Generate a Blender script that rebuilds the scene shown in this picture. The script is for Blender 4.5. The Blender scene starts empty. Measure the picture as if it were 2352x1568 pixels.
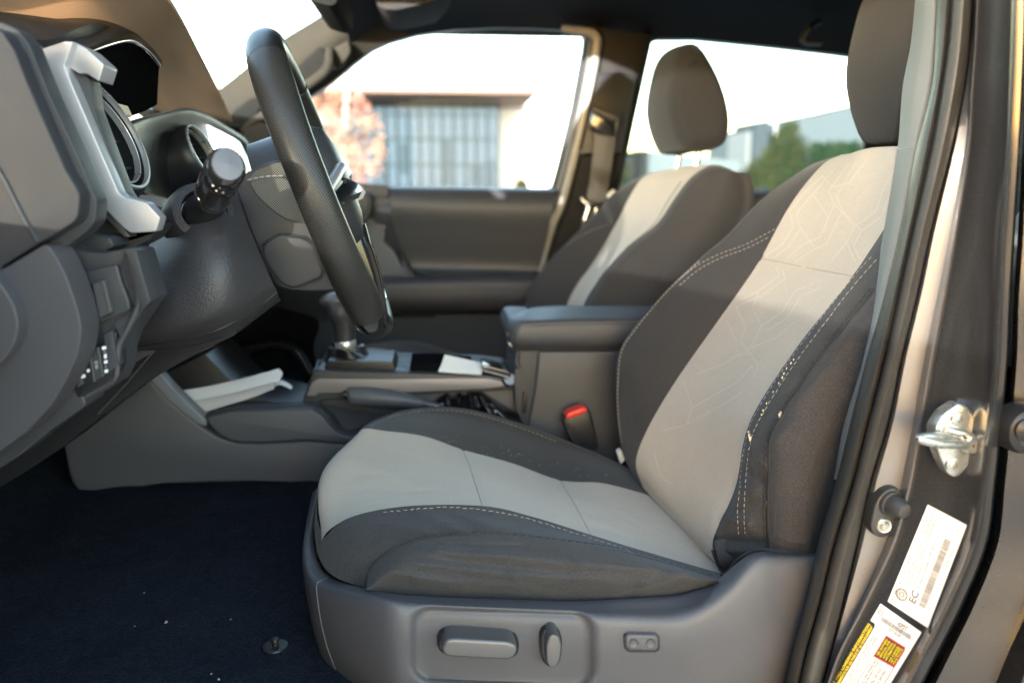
import bpy, bmesh, math, random
import numpy as np
from mathutils import Vector, Matrix

R = math.radians
random.seed(7)
SC = bpy.context.scene
COL = SC.collection

# ------------------------------------------------------------------ camera
IW, IH, FPX = 2351.0, 1568.0, 1900.0
CAM = Vector((0.0, 0.0, 1.15))
cam_d = bpy.data.cameras.new('camera')
cam = bpy.data.objects.new('camera', cam_d)
COL.objects.link(cam)
cam.location = CAM
cam.rotation_euler = (R(90 - 10.4), 0, R(-5.0))
cam_d.sensor_fit = 'HORIZONTAL'
cam_d.sensor_width = 36.0
cam_d.lens = 36.0 * FPX / IW
cam_d.clip_start = 0.02
cam_d.clip_end = 5000
cam_d.dof.use_dof = True
cam_d.dof.focus_distance = 0.86
cam_d.dof.aperture_fstop = 3.4
SC.camera = cam
RM = cam.rotation_euler.to_matrix()

# ------------------------------------------------------------------ light
SUN_DIR = Vector((0.47, 0.875, -0.10)).normalized()      # the way the light travels
w = bpy.data.worlds.new("World")
SC.world = w
w.use_nodes = True
nt = w.node_tree
sky = nt.nodes.new('ShaderNodeTexSky')
sky.sky_type = 'NISHITA'
sky.sun_disc = False
sky.sun_elevation = math.asin(-SUN_DIR.z)
sky.sun_rotation = math.atan2(-SUN_DIR.x, -SUN_DIR.y)
sky.air_density = 1.0
sky.dust_density = 1.2
sky.ozone_density = 1.0
bg = nt.nodes['Background']
bg.inputs['Strength'].default_value = 0.14
hs = nt.nodes.new('ShaderNodeHueSaturation')
hs.inputs['Saturation'].default_value = 1.0
nt.links.new(sky.outputs[0], hs.inputs['Color'])
nt.links.new(hs.outputs[0], bg.inputs['Color'])
sl = bpy.data.lights.new('sun', 'SUN')
so = bpy.data.objects.new('sun', sl)
COL.objects.link(so)
sl.energy = 2.0
sl.angle = R(0.6)
sl.color = (1.0, 0.965, 0.91)
so.rotation_euler = SUN_DIR.to_track_quat('-Z', 'Y').to_euler()
so.location = (-4, -6, 3)
SC.view_settings.view_transform = 'Standard'
SC.view_settings.look = 'None'
SC.view_settings.exposure = 4.0
SC.view_settings.gamma = 1.0
try:
    SC.cycles.max_bounces = 10
    SC.cycles.diffuse_bounces = 6
    SC.cycles.transparent_max_bounces = 16
    SC.cycles.use_denoising = True
    SC.cycles.sample_clamp_indirect = 6.0
except Exception:
    pass


# ------------------------------------------------------------------ helpers
def P(x, y, Y):
    """point at distance Y (metres, across the cab) seen at photo position x, y"""
    d = RM @ Vector(((x - IW / 2) / FPX, -(y - IH / 2) / FPX, -1.0))
    return CAM + d * (Y / d.y)


def pxm(Y):
    return Y / FPX            # metres per photo pixel at distance Y


def cr(pts, n):
    """Catmull-Rom through rows of pts (K x D), n samples per interval"""
    p = np.asarray(pts, float)
    K = len(p)
    if K == 2:
        t = np.linspace(0, 1, n + 1)[:, None]
        return p[0] * (1 - t) + p[1] * t
    m = np.zeros_like(p)
    m[1:-1] = (p[2:] - p[:-2]) / 2
    m[0] = p[1] - p[0]
    m[-1] = p[-1] - p[-2]
    out = []
    for i in range(K - 1):
        t = np.linspace(0, 1, n, endpoint=False)[:, None]
        h00 = 2 * t**3 - 3 * t**2 + 1; h10 = t**3 - 2 * t**2 + t
        h01 = -2 * t**3 + 3 * t**2; h11 = t**3 - t**2
        out.append(h00 * p[i] + h10 * m[i] + h01 * p[i + 1] + h11 * m[i + 1])
    out.append(p[-1][None])
    return np.concatenate(out)


def cr_closed(pts, n):
    p = np.asarray(pts, float)
    q = np.concatenate([p[-1:], p, p[:2]])
    r = cr(q, n)
    return r[n:-n - 1] if False else r[n:n + n * len(p)]


def rc(pts, r, n=5):
    """round the corners of a closed outline (photo pixels)"""
    out = []
    K = len(pts)
    for i in range(K):
        a = np.array(pts[i - 1][:2], float); b = np.array(pts[i][:2], float); c = np.array(pts[(i + 1) % K][:2], float)
        rr = pts[i][2] if len(pts[i]) > 2 else r
        la = np.linalg.norm(a - b); lc = np.linalg.norm(c - b)
        k = min(rr, la * .48, lc * .48)
        if k < .3:
            out.append(tuple(b)); continue
        s = b + (a - b) / la * k; e = b + (c - b) / lc * k
        for t in np.linspace(0, 1, n):
            q = (1 - t)**2 * s + 2 * t * (1 - t) * b + t * t * e
            out.append((q[0], q[1]))
    return out


def finish(name, bm, m, parent=None, angle=40, flat=False):
    me = bpy.data.meshes.new(name)
    bm.to_mesh(me); bm.free()
    for q in (m if isinstance(m, (list, tuple)) else [m]):
        me.materials.append(q)
    if not flat:
        me.shade_smooth()
        me.set_sharp_from_angle(angle=R(angle))
    o = bpy.data.objects.new(name, me)
    COL.objects.link(o)
    if parent is not None:
        hang(o, parent)
    return o


def world_loc(o):
    v = Vector(o.location)
    while o.parent is not None:
        o = o.parent
        v += o.location if True else v
    return v


def hang(o, parent):
    o.parent = parent
    o.matrix_parent_inverse = Matrix.Translation(-ABS[parent.name])
    ABS[o.name] = Vector((0, 0, 0))


ABS = {}


def thing(name, label, cat, loc=(0, 0, 0), group=None):
    o = bpy.data.objects.new(name, None)
    COL.objects.link(o)
    o.location = loc
    o.empty_display_size = .1
    o['label'] = label; o['category'] = cat
    if group: o['group'] = group
    ABS[o.name] = Vector(loc)
    return o


def sub(name, parent, label=None):
    """an Empty part that gathers its own pieces"""
    o = bpy.data.objects.new(name, None)
    COL.objects.link(o)
    o.empty_display_size = .05
    hang(o, parent)
    if label: o['label'] = label
    return o


def tag(o, label, cat, group=None):
    o['label'] = label; o['category'] = cat
    if group: o['group'] = group
    ABS[o.name] = Vector((0, 0, 0))
    return o


def struct(o):
    o['kind'] = 'structure'
    return o


def add_grid(bm, pts, uvscale=1.0, close_u=False):
    """pts[i][j] Vectors -> quads with metric UVs"""
    nv, nu = len(pts), len(pts[0])
    uvl = bm.loops.layers.uv.verify()
    vs = [[bm.verts.new(p) for p in row] for row in pts]
    A = np.array([[tuple(p) for p in row] for row in pts])
    du = np.concatenate([np.zeros((nv, 1)), np.cumsum(np.linalg.norm(np.diff(A, axis=1), axis=2), axis=1)], axis=1)
    dv = np.concatenate([np.zeros((1, nu)), np.cumsum(np.linalg.norm(np.diff(A, axis=0), axis=2), axis=0)], axis=0)
    for i in range(nv - 1):
        for j in range(nu if close_u else nu - 1):
            k = (j + 1) % nu
            try:
                f = bm.faces.new((vs[i][j], vs[i][k], vs[i + 1][k], vs[i + 1][j]))
            except ValueError:
                continue
            for l, (a, b) in zip(f.loops, ((i, j), (i, k), (i + 1, k), (i + 1, j))):
                l[uvl].uv = (du[a][b] * uvscale, dv[a][b] * uvscale)
    return vs


def dense(rows, su=8, sv=6):
    """rows: [(Y, [(x,y[,Y]),...]), ...] -> (nv, nu, 3) array of (x, y, Y)"""
    a = []
    for Y, pts in rows:
        a.append([(p[0], p[1], p[2] if len(p) > 2 else Y) for p in pts])
    a = np.array(a, float)
    b = np.array([cr(r, su) for r in a])
    c = np.array([cr(b[:, j], sv) for j in range(b.shape[1])])
    return np.transpose(c, (1, 0, 2))


def net(name, rows, m, parent=None, su=8, sv=6, mod=None, thick=0.0, keep=None, angle=60):
    g = dense(rows, su, sv)
    if mod is not None:
        g = mod(g)
    pts = [[P(*q) for q in row] for row in g]
    bm = bmesh.new()
    add_grid(bm, pts)
    if thick:
        solidify(bm, thick)
    o = finish(name, bm, m, parent, angle)
    if keep is not None:
        keep.append(pts)
    return o


def solidify(bm, t):
    bm.normal_update()
    # push the back away from the camera
    s = 0
    for f in bm.faces:
        s += f.normal.dot(CAM - f.calc_center_median())
    if s < 0:
        bmesh.ops.reverse_faces(bm, faces=bm.faces[:])
    bm.normal_update()
    bmesh.ops.solidify(bm, geom=bm.faces[:], thickness=t)


def slab(name, outline, Y0, Y1, m, parent=None, bevel=0.004, seg=3, angle=35, bm=None):
    """closed outline (photo pixels, at distance Y0 or each with its own) carried straight across to Y1"""
    own = bm is None
    b = bmesh.new()
    fr = [P(p[0], p[1], p[2] if len(p) > 2 else Y0) for p in outline]
    vf = [b.verts.new(p) for p in fr]
    vb = [b.verts.new((p.x, Y1, p.z)) for p in fr]
    n = len(vf)
    ff = b.faces.new(vf)
    b.faces.new(vb[::-1])
    for i in range(n):
        b.faces.new((vf[i], vb[i], vb[(i + 1) % n], vf[(i + 1) % n]))
    bmesh.ops.recalc_face_normals(b, faces=b.faces[:])
    if bevel:
        bmesh.ops.bevel(b, geom=list(ff.edges), offset=bevel, segments=seg, profile=.5, affect='EDGES', clamp_overlap=True)
    if not own:
        me = bpy.data.meshes.new('t'); b.to_mesh(me); b.free(); bm.from_mesh(me); bpy.data.meshes.remove(me)
        return None
    return finish(name, b, m, parent, angle)


def add_tube(bm, pts, rad, n=10, closed=False, flat=1.0, cap=True):
    pts = [Vector(p) for p in pts]
    K = len(pts)
    rads = rad if isinstance(rad, (list, tuple, np.ndarray)) else [rad] * K
    rings = []
    prev = None
    for i in range(K):
        a = pts[(i - 1) % K] if (closed or i > 0) else pts[i]
        c = pts[(i + 1) % K] if (closed or i < K - 1) else pts[i]
        t = (c - a).normalized()
        if prev is None:
            up = Vector((0, 1, 0)) if abs(t.y) < .9 else Vector((0, 0, 1))
        else:
            up = prev
        s = t.cross(up).normalized()
        u = s.cross(t).normalized()
        prev = u
        rings.append([bm.verts.new(pts[i] + (s * math.cos(2 * math.pi * k / n) + u * math.sin(2 * math.pi * k / n) * flat) * rads[i]) for k in range(n)])
    for i in range(K if closed else K - 1):
        r0, r1 = rings[i], rings[(i + 1) % K]
        for k in range(n):
            bm.faces.new((r0[k], r0[(k + 1) % n], r1[(k + 1) % n], r1[k]))
    if cap and not closed:
        bm.faces.new(rings[0][::-1]); bm.faces.new(rings[-1])
    return rings


def tube(name, pts, rad, m, parent=None, n=10, closed=False, smooth=0, flat=1.0):
    """pts: Vectors, or (x, y, Y) triples"""
    if not isinstance(pts[0], Vector):
        q = np.array([[a[0], a[1], a[2]] for a in pts], float)
        if smooth: q = cr(q, smooth)
        pts = [P(*a) for a in q]
    bm = bmesh.new()
    if isinstance(rad, (list, tuple)) and len(rad) != len(pts):
        rad = np.interp(np.linspace(0, 1, len(pts)), np.linspace(0, 1, len(rad)), rad)
    add_tube(bm, pts, rad, n, closed, flat)
    bmesh.ops.recalc_face_normals(bm, faces=bm.faces[:])
    return finish(name, bm, m, parent, 50)


def add_lathe(bm, prof, org, axis, n=28, sx=1.0, up=None, ex=1.0):
    """prof: [(radius, distance along axis)]; ex: stretch of the second cross direction"""
    ax = Vector(axis).normalized()
    u = Vector(up) if up is not None else (Vector((0, 0, 1)) if abs(ax.z) < .9 else Vector((1, 0, 0)))
    a = (u - ax * u.dot(ax)).normalized(); b = ax.cross(a)
    org = Vector(org)
    rings = []
    for r, h in prof:
        rings.append([bm.verts.new(org + ax * h + (a * math.cos(2 * math.pi * k / n) * ex + b * math.sin(2 * math.pi * k / n)) * max(r, 1e-5)) for k in range(n)])
    for i in range(len(rings) - 1):
        for k in range(n):
            bm.faces.new((rings[i][k], rings[i][(k + 1) % n], rings[i + 1][(k + 1) % n], rings[i + 1][k]))


def lathe(name, prof, org, axis, m, parent=None, n=28, up=None, ex=1.0, angle=35):
    bm = bmesh.new()
    add_lathe(bm, prof, org, axis, n, up=up, ex=ex)
    bmesh.ops.recalc_face_normals(bm, faces=bm.faces[:])
    return finish(name, bm, m, parent, angle)


def add_box(bm, c, size, rot=None, bevel=0.0, seg=2):
    b = bmesh.new()
    bmesh.ops.create_cube(b, size=1)
    for v in b.verts:
        v.co = Vector((v.co.x * size[0], v.co.y * size[1], v.co.z * size[2]))
    if bevel:
        bmesh.ops.bevel(b, geom=b.edges[:], offset=bevel, segments=seg, profile=.5, affect='EDGES', clamp_overlap=True)
    M = Matrix.Translation(Vector(c)) @ (rot.to_4x4() if rot is not None else Matrix.Identity(4))
    bmesh.ops.transform(b, matrix=M, verts=b.verts)
    me = bpy.data.meshes.new('t'); b.to_mesh(me); b.free(); bm.from_mesh(me); bpy.data.meshes.remove(me)


def box(name, c, size, m, parent=None, rot=None, bevel=0.003, seg=2):
    bm = bmesh.new()
    add_box(bm, c, size, rot, bevel, seg)
    return finish(name, bm, m, parent, 35)


def ring_net(name, inner, outer, Y, m, parent=None, thick=.01, Yo=None, mid=None, sm=0):
    """frame between two closed outlines that have the same number of points"""
    n = len(inner)
    lo = [[P(p[0], p[1], p[2] if len(p) > 2 else Y) for p in inner]]
    if mid: lo.append([P(p[0], p[1], p[2] if len(p) > 2 else Y) for p in mid])
    lo.append([P(p[0], p[1], p[2] if len(p) > 2 else (Yo or Y)) for p in outer])
    bm = bmesh.new()
    add_grid(bm, lo, close_u=True)
    if thick: solidify(bm, thick)
    return finish(name, bm, m, parent, 40)


def dashes(name, path, m, parent, L=.0042, gap=.0026, r=.00048, off=.0012, smooth=6, jit=0.0):
    """a line of sewn stitches along a photo path (x, y, Y)"""
    q = cr(np.array(path, float), smooth)
    pts = [P(*a) for a in q]
    pts = [p + (CAM - p).normalized() * off for p in pts]
    d = [0]
    for a, b in zip(pts, pts[1:]): d.append(d[-1] + (b - a).length)
    def at(s):
        s = min(max(s, 0), d[-1])
        i = min(int(np.searchsorted(d, s, side='right')) - 1, len(pts) - 2)
        t = (s - d[i]) / max(d[i + 1] - d[i], 1e-9)
        return pts[i].lerp(pts[i + 1], t)
    bm = bmesh.new()
    s = 0
    while s < d[-1] - L:
        a, b = at(s), at(s + L)
        if jit:
            a = a + Vector([random.uniform(-jit, jit) for _ in range(3)])
            b = b + Vector([random.uniform(-jit, jit) for _ in range(3)])
        add_tube(bm, [a, (a + b) / 2 + (CAM - a).normalized() * r * .7, b], [r * .7, r, r * .7], 6)
        s += L + gap
    bmesh.ops.recalc_face_normals(bm, faces=bm.faces[:])
    return finish(name, bm, m, parent, 60)


# ------------------------------------------------------------------ materials
def N(nt, t, **kw):
    n = nt.nodes.new(t)
    for k, v in kw.items():
        if k in n.inputs: n.inputs[k].default_value = v
        else: setattr(n, k, v)
    return n


def mat(name, col, rough=.5, metal=0.0, var=.12, vscale=40, bump=0.0, bscale=600, kind='noise', uv=False, spec=.5,
        coat=0.0, sheen=0.0, rvar=.08, bdist=.0006, trans=0.0, aniso=None, dirt=0.0, dcol=(.35, .33, .3), sheencol=(1, 1, 1, 1), speck=0.0, sscale=800, bump2=0.0, b2scale=28, b2dist=.004):
    m = bpy.data.materials.new(name)
    m.use_nodes = True
    t = m.node_tree
    b = t.nodes['Principled BSDF']
    b.inputs['Roughness'].default_value = rough
    b.inputs['Metallic'].default_value = metal
    b.inputs['Specular IOR Level'].default_value = spec
    b.inputs['Coat Weight'].default_value = coat
    b.inputs['Coat Roughness'].default_value = .08
    if sheen:
        b.inputs['Sheen Weight'].default_value = sheen
        b.inputs['Sheen Roughness'].default_value = .5
        b.inputs['Sheen Tint'].default_value = sheencol
    if trans:
        b.inputs['Transmission Weight'].default_value = trans
    tc = N(t, 'ShaderNodeTexCoord')
    src = tc.outputs['UV' if uv else 'Object']
    n1 = N(t, 'ShaderNodeTexNoise', Scale=vscale, Detail=6.0, Roughness=.6)
    t.links.new(tc.outputs['Object'], n1.inputs['Vector'])
    mix = N(t, 'ShaderNodeMix', data_type='RGBA')
    mix.inputs[6].default_value = (*[c * (1 - var) for c in col], 1)
    mix.inputs[7].default_value = (*[min(1, c * (1 + var)) for c in col], 1)
    t.links.new(n1.outputs['Fac'], mix.inputs[0])
    cout = mix.outputs[2]
    if dirt:
        nd = N(t, 'ShaderNodeTexNoise', Scale=900.0, Detail=2.0)
        t.links.new(tc.outputs['Object'], nd.inputs['Vector'])
        nd2 = N(t, 'ShaderNodeTexNoise', Scale=14.0, Detail=4.0)
        t.links.new(tc.outputs['Object'], nd2.inputs['Vector'])
        mm = N(t, 'ShaderNodeMath', operation='MULTIPLY')
        t.links.new(nd.outputs['Fac'], mm.inputs[0]); t.links.new(nd2.outputs['Fac'], mm.inputs[1])
        rp = N(t, 'ShaderNodeMapRange'); rp.inputs[1].default_value = .3; rp.inputs[2].default_value = .52; rp.inputs[4].default_value = dirt
        t.links.new(mm.outputs[0], rp.inputs[0])
        mx = N(t, 'ShaderNodeMix', data_type='RGBA'); mx.inputs[7].default_value = (*dcol, 1)
        t.links.new(rp.outputs[0], mx.inputs[0]); t.links.new(cout, mx.inputs[6])
        cout = mx.outputs[2]
    if speck:
        ns = N(t, 'ShaderNodeTexNoise', Scale=sscale, Detail=2.0)
        t.links.new(tc.outputs['Object'], ns.inputs['Vector'])
        rs = N(t, 'ShaderNodeMapRange'); rs.inputs[1].default_value = .3; rs.inputs[2].default_value = .7; rs.inputs[3].default_value = 1 - speck; rs.inputs[4].default_value = 1 + speck
        t.links.new(ns.outputs['Fac'], rs.inputs[0])
        vm = N(t, 'ShaderNodeVectorMath', operation='SCALE')
        t.links.new(cout, vm.inputs[0]); t.links.new(rs.outputs[0], vm.inputs['Scale'])
        cout = vm.outputs[0]
    t.links.new(cout, b.inputs['Base Color'])
    if rvar:
        mr = N(t, 'ShaderNodeMapRange'); mr.inputs[3].default_value = max(.02, rough - rvar); mr.inputs[4].default_value = min(1, rough + rvar)
        t.links.new(n1.outputs['Fac'], mr.inputs[0]); t.links.new(mr.outputs[0], b.inputs['Roughness'])
    if bump:
        if kind == 'noise':
            g = N(t, 'ShaderNodeTexNoise', Scale=bscale, Detail=3.0); o = g.outputs['Fac']
        elif kind == 'leather':
            g = N(t, 'ShaderNodeTexVoronoi', Scale=bscale, feature='SMOOTH_F1'); o = g.outputs['Distance']
            wn = N(t, 'ShaderNodeTexNoise', Scale=bscale * .3, Detail=2.0)
            vm = N(t, 'ShaderNodeMixRGB') if False else None
        elif kind == 'weave':
            mp = N(t, 'ShaderNodeMapping'); mp.inputs['Rotation'].default_value = (0, 0, R(38))
            t.links.new(src, mp.inputs['Vector'])
            g = N(t, 'ShaderNodeTexWave', Scale=bscale, Distortion=.6); g.inputs['Detail Scale'].default_value = 3
            g2 = N(t, 'ShaderNodeTexWave', Scale=bscale, Distortion=.6, bands_direction='Y')
            t.links.new(mp.outputs[0], g.inputs['Vector']); t.links.new(mp.outputs[0], g2.inputs['Vector'])
            ad = N(t, 'ShaderNodeMath', operation='ADD')
            t.links.new(g.outputs['Fac'], ad.inputs[0]); t.links.new(g2.outputs['Fac'], ad.inputs[1])
            o = ad.outputs[0]
        if kind != 'weave':
            t.links.new(src, g.inputs['Vector'])
        bp = N(t, 'ShaderNodeBump', Strength=bump, Distance=bdist)
        t.links.new(o, bp.inputs['Height']); t.links.new(bp.outputs[0], b.inputs['Normal'])
        if bump2:
            n2 = N(t, 'ShaderNodeTexNoise', Scale=b2scale, Detail=2.0, Distortion=.8)
            mp2 = N(t, 'ShaderNodeMapping'); mp2.inputs['Scale'].default_value = (.55, 1, 1.25); mp2.inputs['Rotation'].default_value = (0, R(25), 0)
            t.links.new(tc.outputs['Object'], mp2.inputs['Vector']); t.links.new(mp2.outputs[0], n2.inputs['Vector'])
            bp2 = N(t, 'ShaderNodeBump', Strength=bump2, Distance=b2dist)
            t.links.new(n2.outputs['Fac'], bp2.inputs['Height']); t.links.new(bp2.outputs[0], bp.inputs['Normal'])
    return m


def dot_mat(name, col, dcol, scale, size, rough, bump=.4, uv=True):
    """perforated leather: a square grid of small dots in UV space"""
    m = mat(name, col, rough, var=.1, rvar=.05, spec=.35)
    t = m.node_tree; b = t.nodes['Principled BSDF']
    tc = N(t, 'ShaderNodeTexCoord')
    mp = N(t, 'ShaderNodeMapping'); mp.inputs['Scale'].default_value = (scale, scale, scale); mp.inputs['Rotation'].default_value = (0, 0, R(45))
    if uv:
        t.links.new(tc.outputs['UV'], mp.inputs['Vector'])
    else:
        s0 = N(t, 'ShaderNodeSeparateXYZ'); c0 = N(t, 'ShaderNodeCombineXYZ')
        t.links.new(tc.outputs['Object'], s0.inputs[0]); t.links.new(s0.outputs[0], c0.inputs[0]); t.links.new(s0.outputs[2], c0.inputs[1])
        t.links.new(c0.outputs[0], mp.inputs['Vector'])
    fr = N(t, 'ShaderNodeVectorMath', operation='FRACTION'); t.links.new(mp.outputs[0], fr.inputs[0])
    sb = N(t, 'ShaderNodeVectorMath', operation='SUBTRACT'); sb.inputs[1].default_value = (.5, .5, 0); t.links.new(fr.outputs[0], sb.inputs[0])
    se = N(t, 'ShaderNodeSeparateXYZ'); t.links.new(sb.outputs[0], se.inputs[0])
    cb = N(t, 'ShaderNodeCombineXYZ'); t.links.new(se.outputs[0], cb.inputs[0]); t.links.new(se.outputs[1], cb.inputs[1])
    ln = N(t, 'ShaderNodeVectorMath', operation='LENGTH'); t.links.new(cb.outputs[0], ln.inputs[0])
    mr = N(t, 'ShaderNodeMapRange'); mr.inputs[1].default_value = size; mr.inputs[2].default_value = size * 1.5; mr.inputs[3].default_value = 1; mr.inputs[4].default_value = 0
    t.links.new(ln.outputs['Value'], mr.inputs[0])
    old = b.inputs['Base Color'].links[0].from_socket
    mx = N(t, 'ShaderNodeMix', data_type='RGBA'); mx.inputs[7].default_value = (*dcol, 1)
    t.links.new(mr.outputs[0], mx.inputs[0]); t.links.new(old, mx.inputs[6]); t.links.new(mx.outputs[2], b.inputs['Base Color'])
    bp = N(t, 'ShaderNodeBump', Strength=bump, Distance=.0005); bp.invert = True
    t.links.new(mr.outputs[0], bp.inputs['Height']); t.links.new(bp.outputs[0], b.inputs['Normal'])
    return m


def glass(name, tint, refl=.06):
    m = bpy.data.materials.new(name); m.use_nodes = True
    t = m.node_tree
    for n in list(t.nodes): t.nodes.remove(n)
    out = N(t, 'ShaderNodeOutputMaterial'); tr = N(t, 'ShaderNodeBsdfTransparent'); gl = N(t, 'ShaderNodeBsdfGlossy', Roughness=.02)
    tr.inputs['Color'].default_value = (*tint, 1)
    mx = N(t, 'ShaderNodeMixShader')
    mx.inputs[0].default_value = refl
    t.links.new(tr.outputs[0], mx.inputs[1]); t.links.new(gl.outputs[0], mx.inputs[2])
    t.links.new(mx.outputs[0], out.inputs['Surface'])
    return m


def flake(name, col, rough=.35):
    """metallic car paint with visible flake under a clear coat"""
    m = mat(name, col, rough, metal=.75, var=.06, vscale=3, coat=1.0, rvar=.03)
    t = m.node_tree; b = t.nodes['Principled BSDF']
    tc = N(t, 'ShaderNodeTexCoord')
    v = N(t, 'ShaderNodeTexVoronoi', Scale=2200.0)
    t.links.new(tc.outputs['Object'], v.inputs['Vector'])
    se = N(t, 'ShaderNodeSeparateColor'); t.links.new(v.outputs['Color'], se.inputs[0])
    mr = N(t, 'ShaderNodeMapRange'); mr.inputs[1].default_value = .55; mr.inputs[2].default_value = 1; mr.inputs[3].default_value = 0; mr.inputs[4].default_value = .14
    t.links.new(se.outputs[0], mr.inputs[0])
    old = b.inputs['Base Color'].links[0].from_socket
    mx = N(t, 'ShaderNodeMix', data_type='RGBA'); mx.inputs[7].default_value = (.52, .48, .43, 1)
    t.links.new(mr.outputs[0], mx.inputs[0]); t.links.new(old, mx.inputs[6]); t.links.new(mx.outputs[2], b.inputs['Base Color'])
    return m


M = {}
M['fab_light'] = mat('light grey seat cloth', (.478, .415, .345), .9, var=.09, vscale=14, bump=.5, bscale=900, sheen=.1, spec=.2, speck=.10, sscale=900, bump2=.30, b2scale=30, dirt=.05, dcol=(.55, .52, .47))
M['fab_dark'] = mat('charcoal seat cloth', (.050, .0475, .0485), .88, var=.14, vscale=30, bump=.8, bscale=900, sheen=.12, spec=.2, speck=.35, sscale=850, bump2=.35, b2scale=36, dirt=.10, dcol=(.16, .15, .14), bdist=.0007)
M['fab_smooth'] = mat('charcoal smooth knit cloth', (.042, .0395, .0395), .9, var=.10, vscale=30, bump=.4, bscale=1100, sheen=.12, spec=.2, speck=.18, sscale=900, bump2=.22, b2scale=22)
M['line'] = mat('pale woven line', (.545, .475, .395), .9, var=.05)
M['line_soft'] = mat('faint woven line', (.51, .445, .375), .9, var=.05)
M['fab_head'] = mat('charcoal headrest cloth', (.032, .031, .032), .9, var=.10, vscale=30, bump=.4, bscale=1100, sheen=.1, spec=.15, speck=.18, sscale=900, bump2=.22, b2scale=22)
M['thread'] = mat('pale thread', (.30, .275, .25), .8, var=.2, vscale=300)
M['seam_lt'] = mat('darker light cloth seam', (.29, .26, .22), .9, var=.1)  # seam colour a step darker than the light cloth
M['thread_dk'] = mat('dark thread', (.03, .028, .027), .8, var=.2, vscale=300)
M['foam'] = mat('torn foam', (.72, .62, .44), .95, var=.2, vscale=400, bump=.6, bscale=900)
M['plas'] = mat('grained dark grey plastic', (.077, .075, .083), .48, var=.09, vscale=25, bump=.25, bscale=1500, dirt=.14, dcol=(.3, .29, .28))
M['plas_warm'] = mat('grained warm grey plastic', (.053, .0505, .056), .52, var=.06, vscale=25, bump=.3, bscale=1300)
M['plas_con'] = mat('console side plastic', (.080, .082, .096), .48, var=.07, vscale=25, bump=.25, bscale=1500)
M['plas_end'] = mat('grained dash end plastic', (.028, .0275, .0315), .52, var=.06, vscale=25, bump=.3, bscale=1300)
M['recess'] = mat('near black handle trim', (.010, .011, .011), .9, spec=.03)  # one even near-black for the grab handle recesses and the mirror
M['visor'] = mat('grey visor cloth', (.026, .026, .027), .9, spec=.1, var=.06)
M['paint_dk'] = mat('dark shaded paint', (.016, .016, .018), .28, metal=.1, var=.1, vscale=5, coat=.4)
M['sky_edge'] = mat('sky tinted satin edge', (.19, .21, .25), .42, var=.05)  # blue of the reflected sky put into the base colour
M['pillar_dk'] = mat('charcoal pillar trim', (.019, .0185, .018), .8, spec=.1, var=.08)
M['plas_dk'] = mat('smooth charcoal plastic', (.035, .037, .042), .45, var=.08, vscale=30, bump=.15, bscale=1500)
M['matte_blk'] = mat('matte black lens', (.006, .006, .007), .9, var=.1, spec=.0)
M['plas_blk'] = mat('black plastic', (.014, .015, .018), .4, var=.1, vscale=30)
M['leather'] = mat('pebbled dash vinyl', (.036, .034, .037), .46, var=.08, vscale=30, bump=.5, bscale=600, kind='leather', bdist=.0010)
M['gloss_blk'] = mat('gloss black plastic', (.012, .012, .013), .12, var=.05, coat=.5, rvar=.03)
M['silver'] = mat('satin silver plastic', (.50, .49, .505), .38, metal=.55, var=.04, vscale=20, rvar=.04)
M['grey_met'] = mat('satin grey trim', (.13, .125, .125), .38, metal=.55, var=.05, rvar=.04)
M['mauve'] = mat('satin mauve grey trim', (.21, .20, .215), .45, metal=.4, var=.05, rvar=.04)
M['ring'] = mat('bright satin ring', (.78, .78, .78), .28, metal=.8, var=.03, rvar=.03)
M['trim_sat'] = mat('dark satin surround', (.085, .085, .09), .5, metal=.2, var=.05)
M['plas_cool'] = mat('cool grey console plastic', (.054, .055, .062), .48, var=.07, vscale=25, bump=.25, bscale=1500)
M['chrome'] = mat('chrome', (.72, .72, .72), .12, metal=1, var=.04, rvar=.04)
M['zinc'] = mat('yellowish zinc plate', (.60, .60, .56), .3, metal=.9, var=.16, vscale=90, rvar=.12, bump=.1, bscale=200)
M['wheel'] = mat('worn black leather', (.012, .0118, .0115), .38, spec=.35, var=.15, vscale=40, bump=.5, bscale=700, kind='leather', rvar=.1)
M['wheel_dot'] = dot_mat('perforated wheel leather', (.013, .0125, .012), (.10, .098, .09), 560, .17, .36, .15)
M['mesh'] = dot_mat('mesh wheel leather', (.045, .045, .042), (.24, .24, .21), 560, .27, .5, uv=False)
M['rubber'] = mat('door seal rubber', (.045, .042, .038), .42, var=.2, vscale=60, bump=.3, bscale=900, rvar=.1)
M['trim_grain'] = mat('grained light pillar trim', (.27, .26, .24), .6, var=.06, vscale=30, bump=.5, bscale=900)
M['paint'] = flake('dark bronze grey metallic paint', (.084, .085, .092), .30)
M['paint_in'] = mat('inner jamb paint', (.165, .168, .185), .42, metal=.35, var=.14, vscale=22, dirt=.45, dcol=(.10, .085, .07), coat=.3, rvar=.1)
M['carpet'] = mat('dark blue black carpet', (.0115, .0130, .0160), .97, var=.8, vscale=70, speck=.6, sscale=330, dirt=.3, dcol=(.03, .036, .048), bump=1.0, bscale=420, bdist=.006, sheen=.05, sheencol=(.45, .6, 1, 1), spec=.05)
M['headliner'] = mat('black headliner cloth', (.011, .0115, .0125), .95, var=.1, vscale=200, bump=.2, bscale=1200, spec=.15)
M['pillar'] = mat('tan grey pillar trim', (.023, .0225, .0195), .85, spec=.06, var=.05, vscale=30, bump=.2, bscale=900)
M['paper'] = mat('white paper', (.78, .82, .90), .8, var=.03, vscale=30)
M['paper_grey'] = mat('greyish paper', (.50, .50, .55), .8, var=.05, vscale=30)
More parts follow.
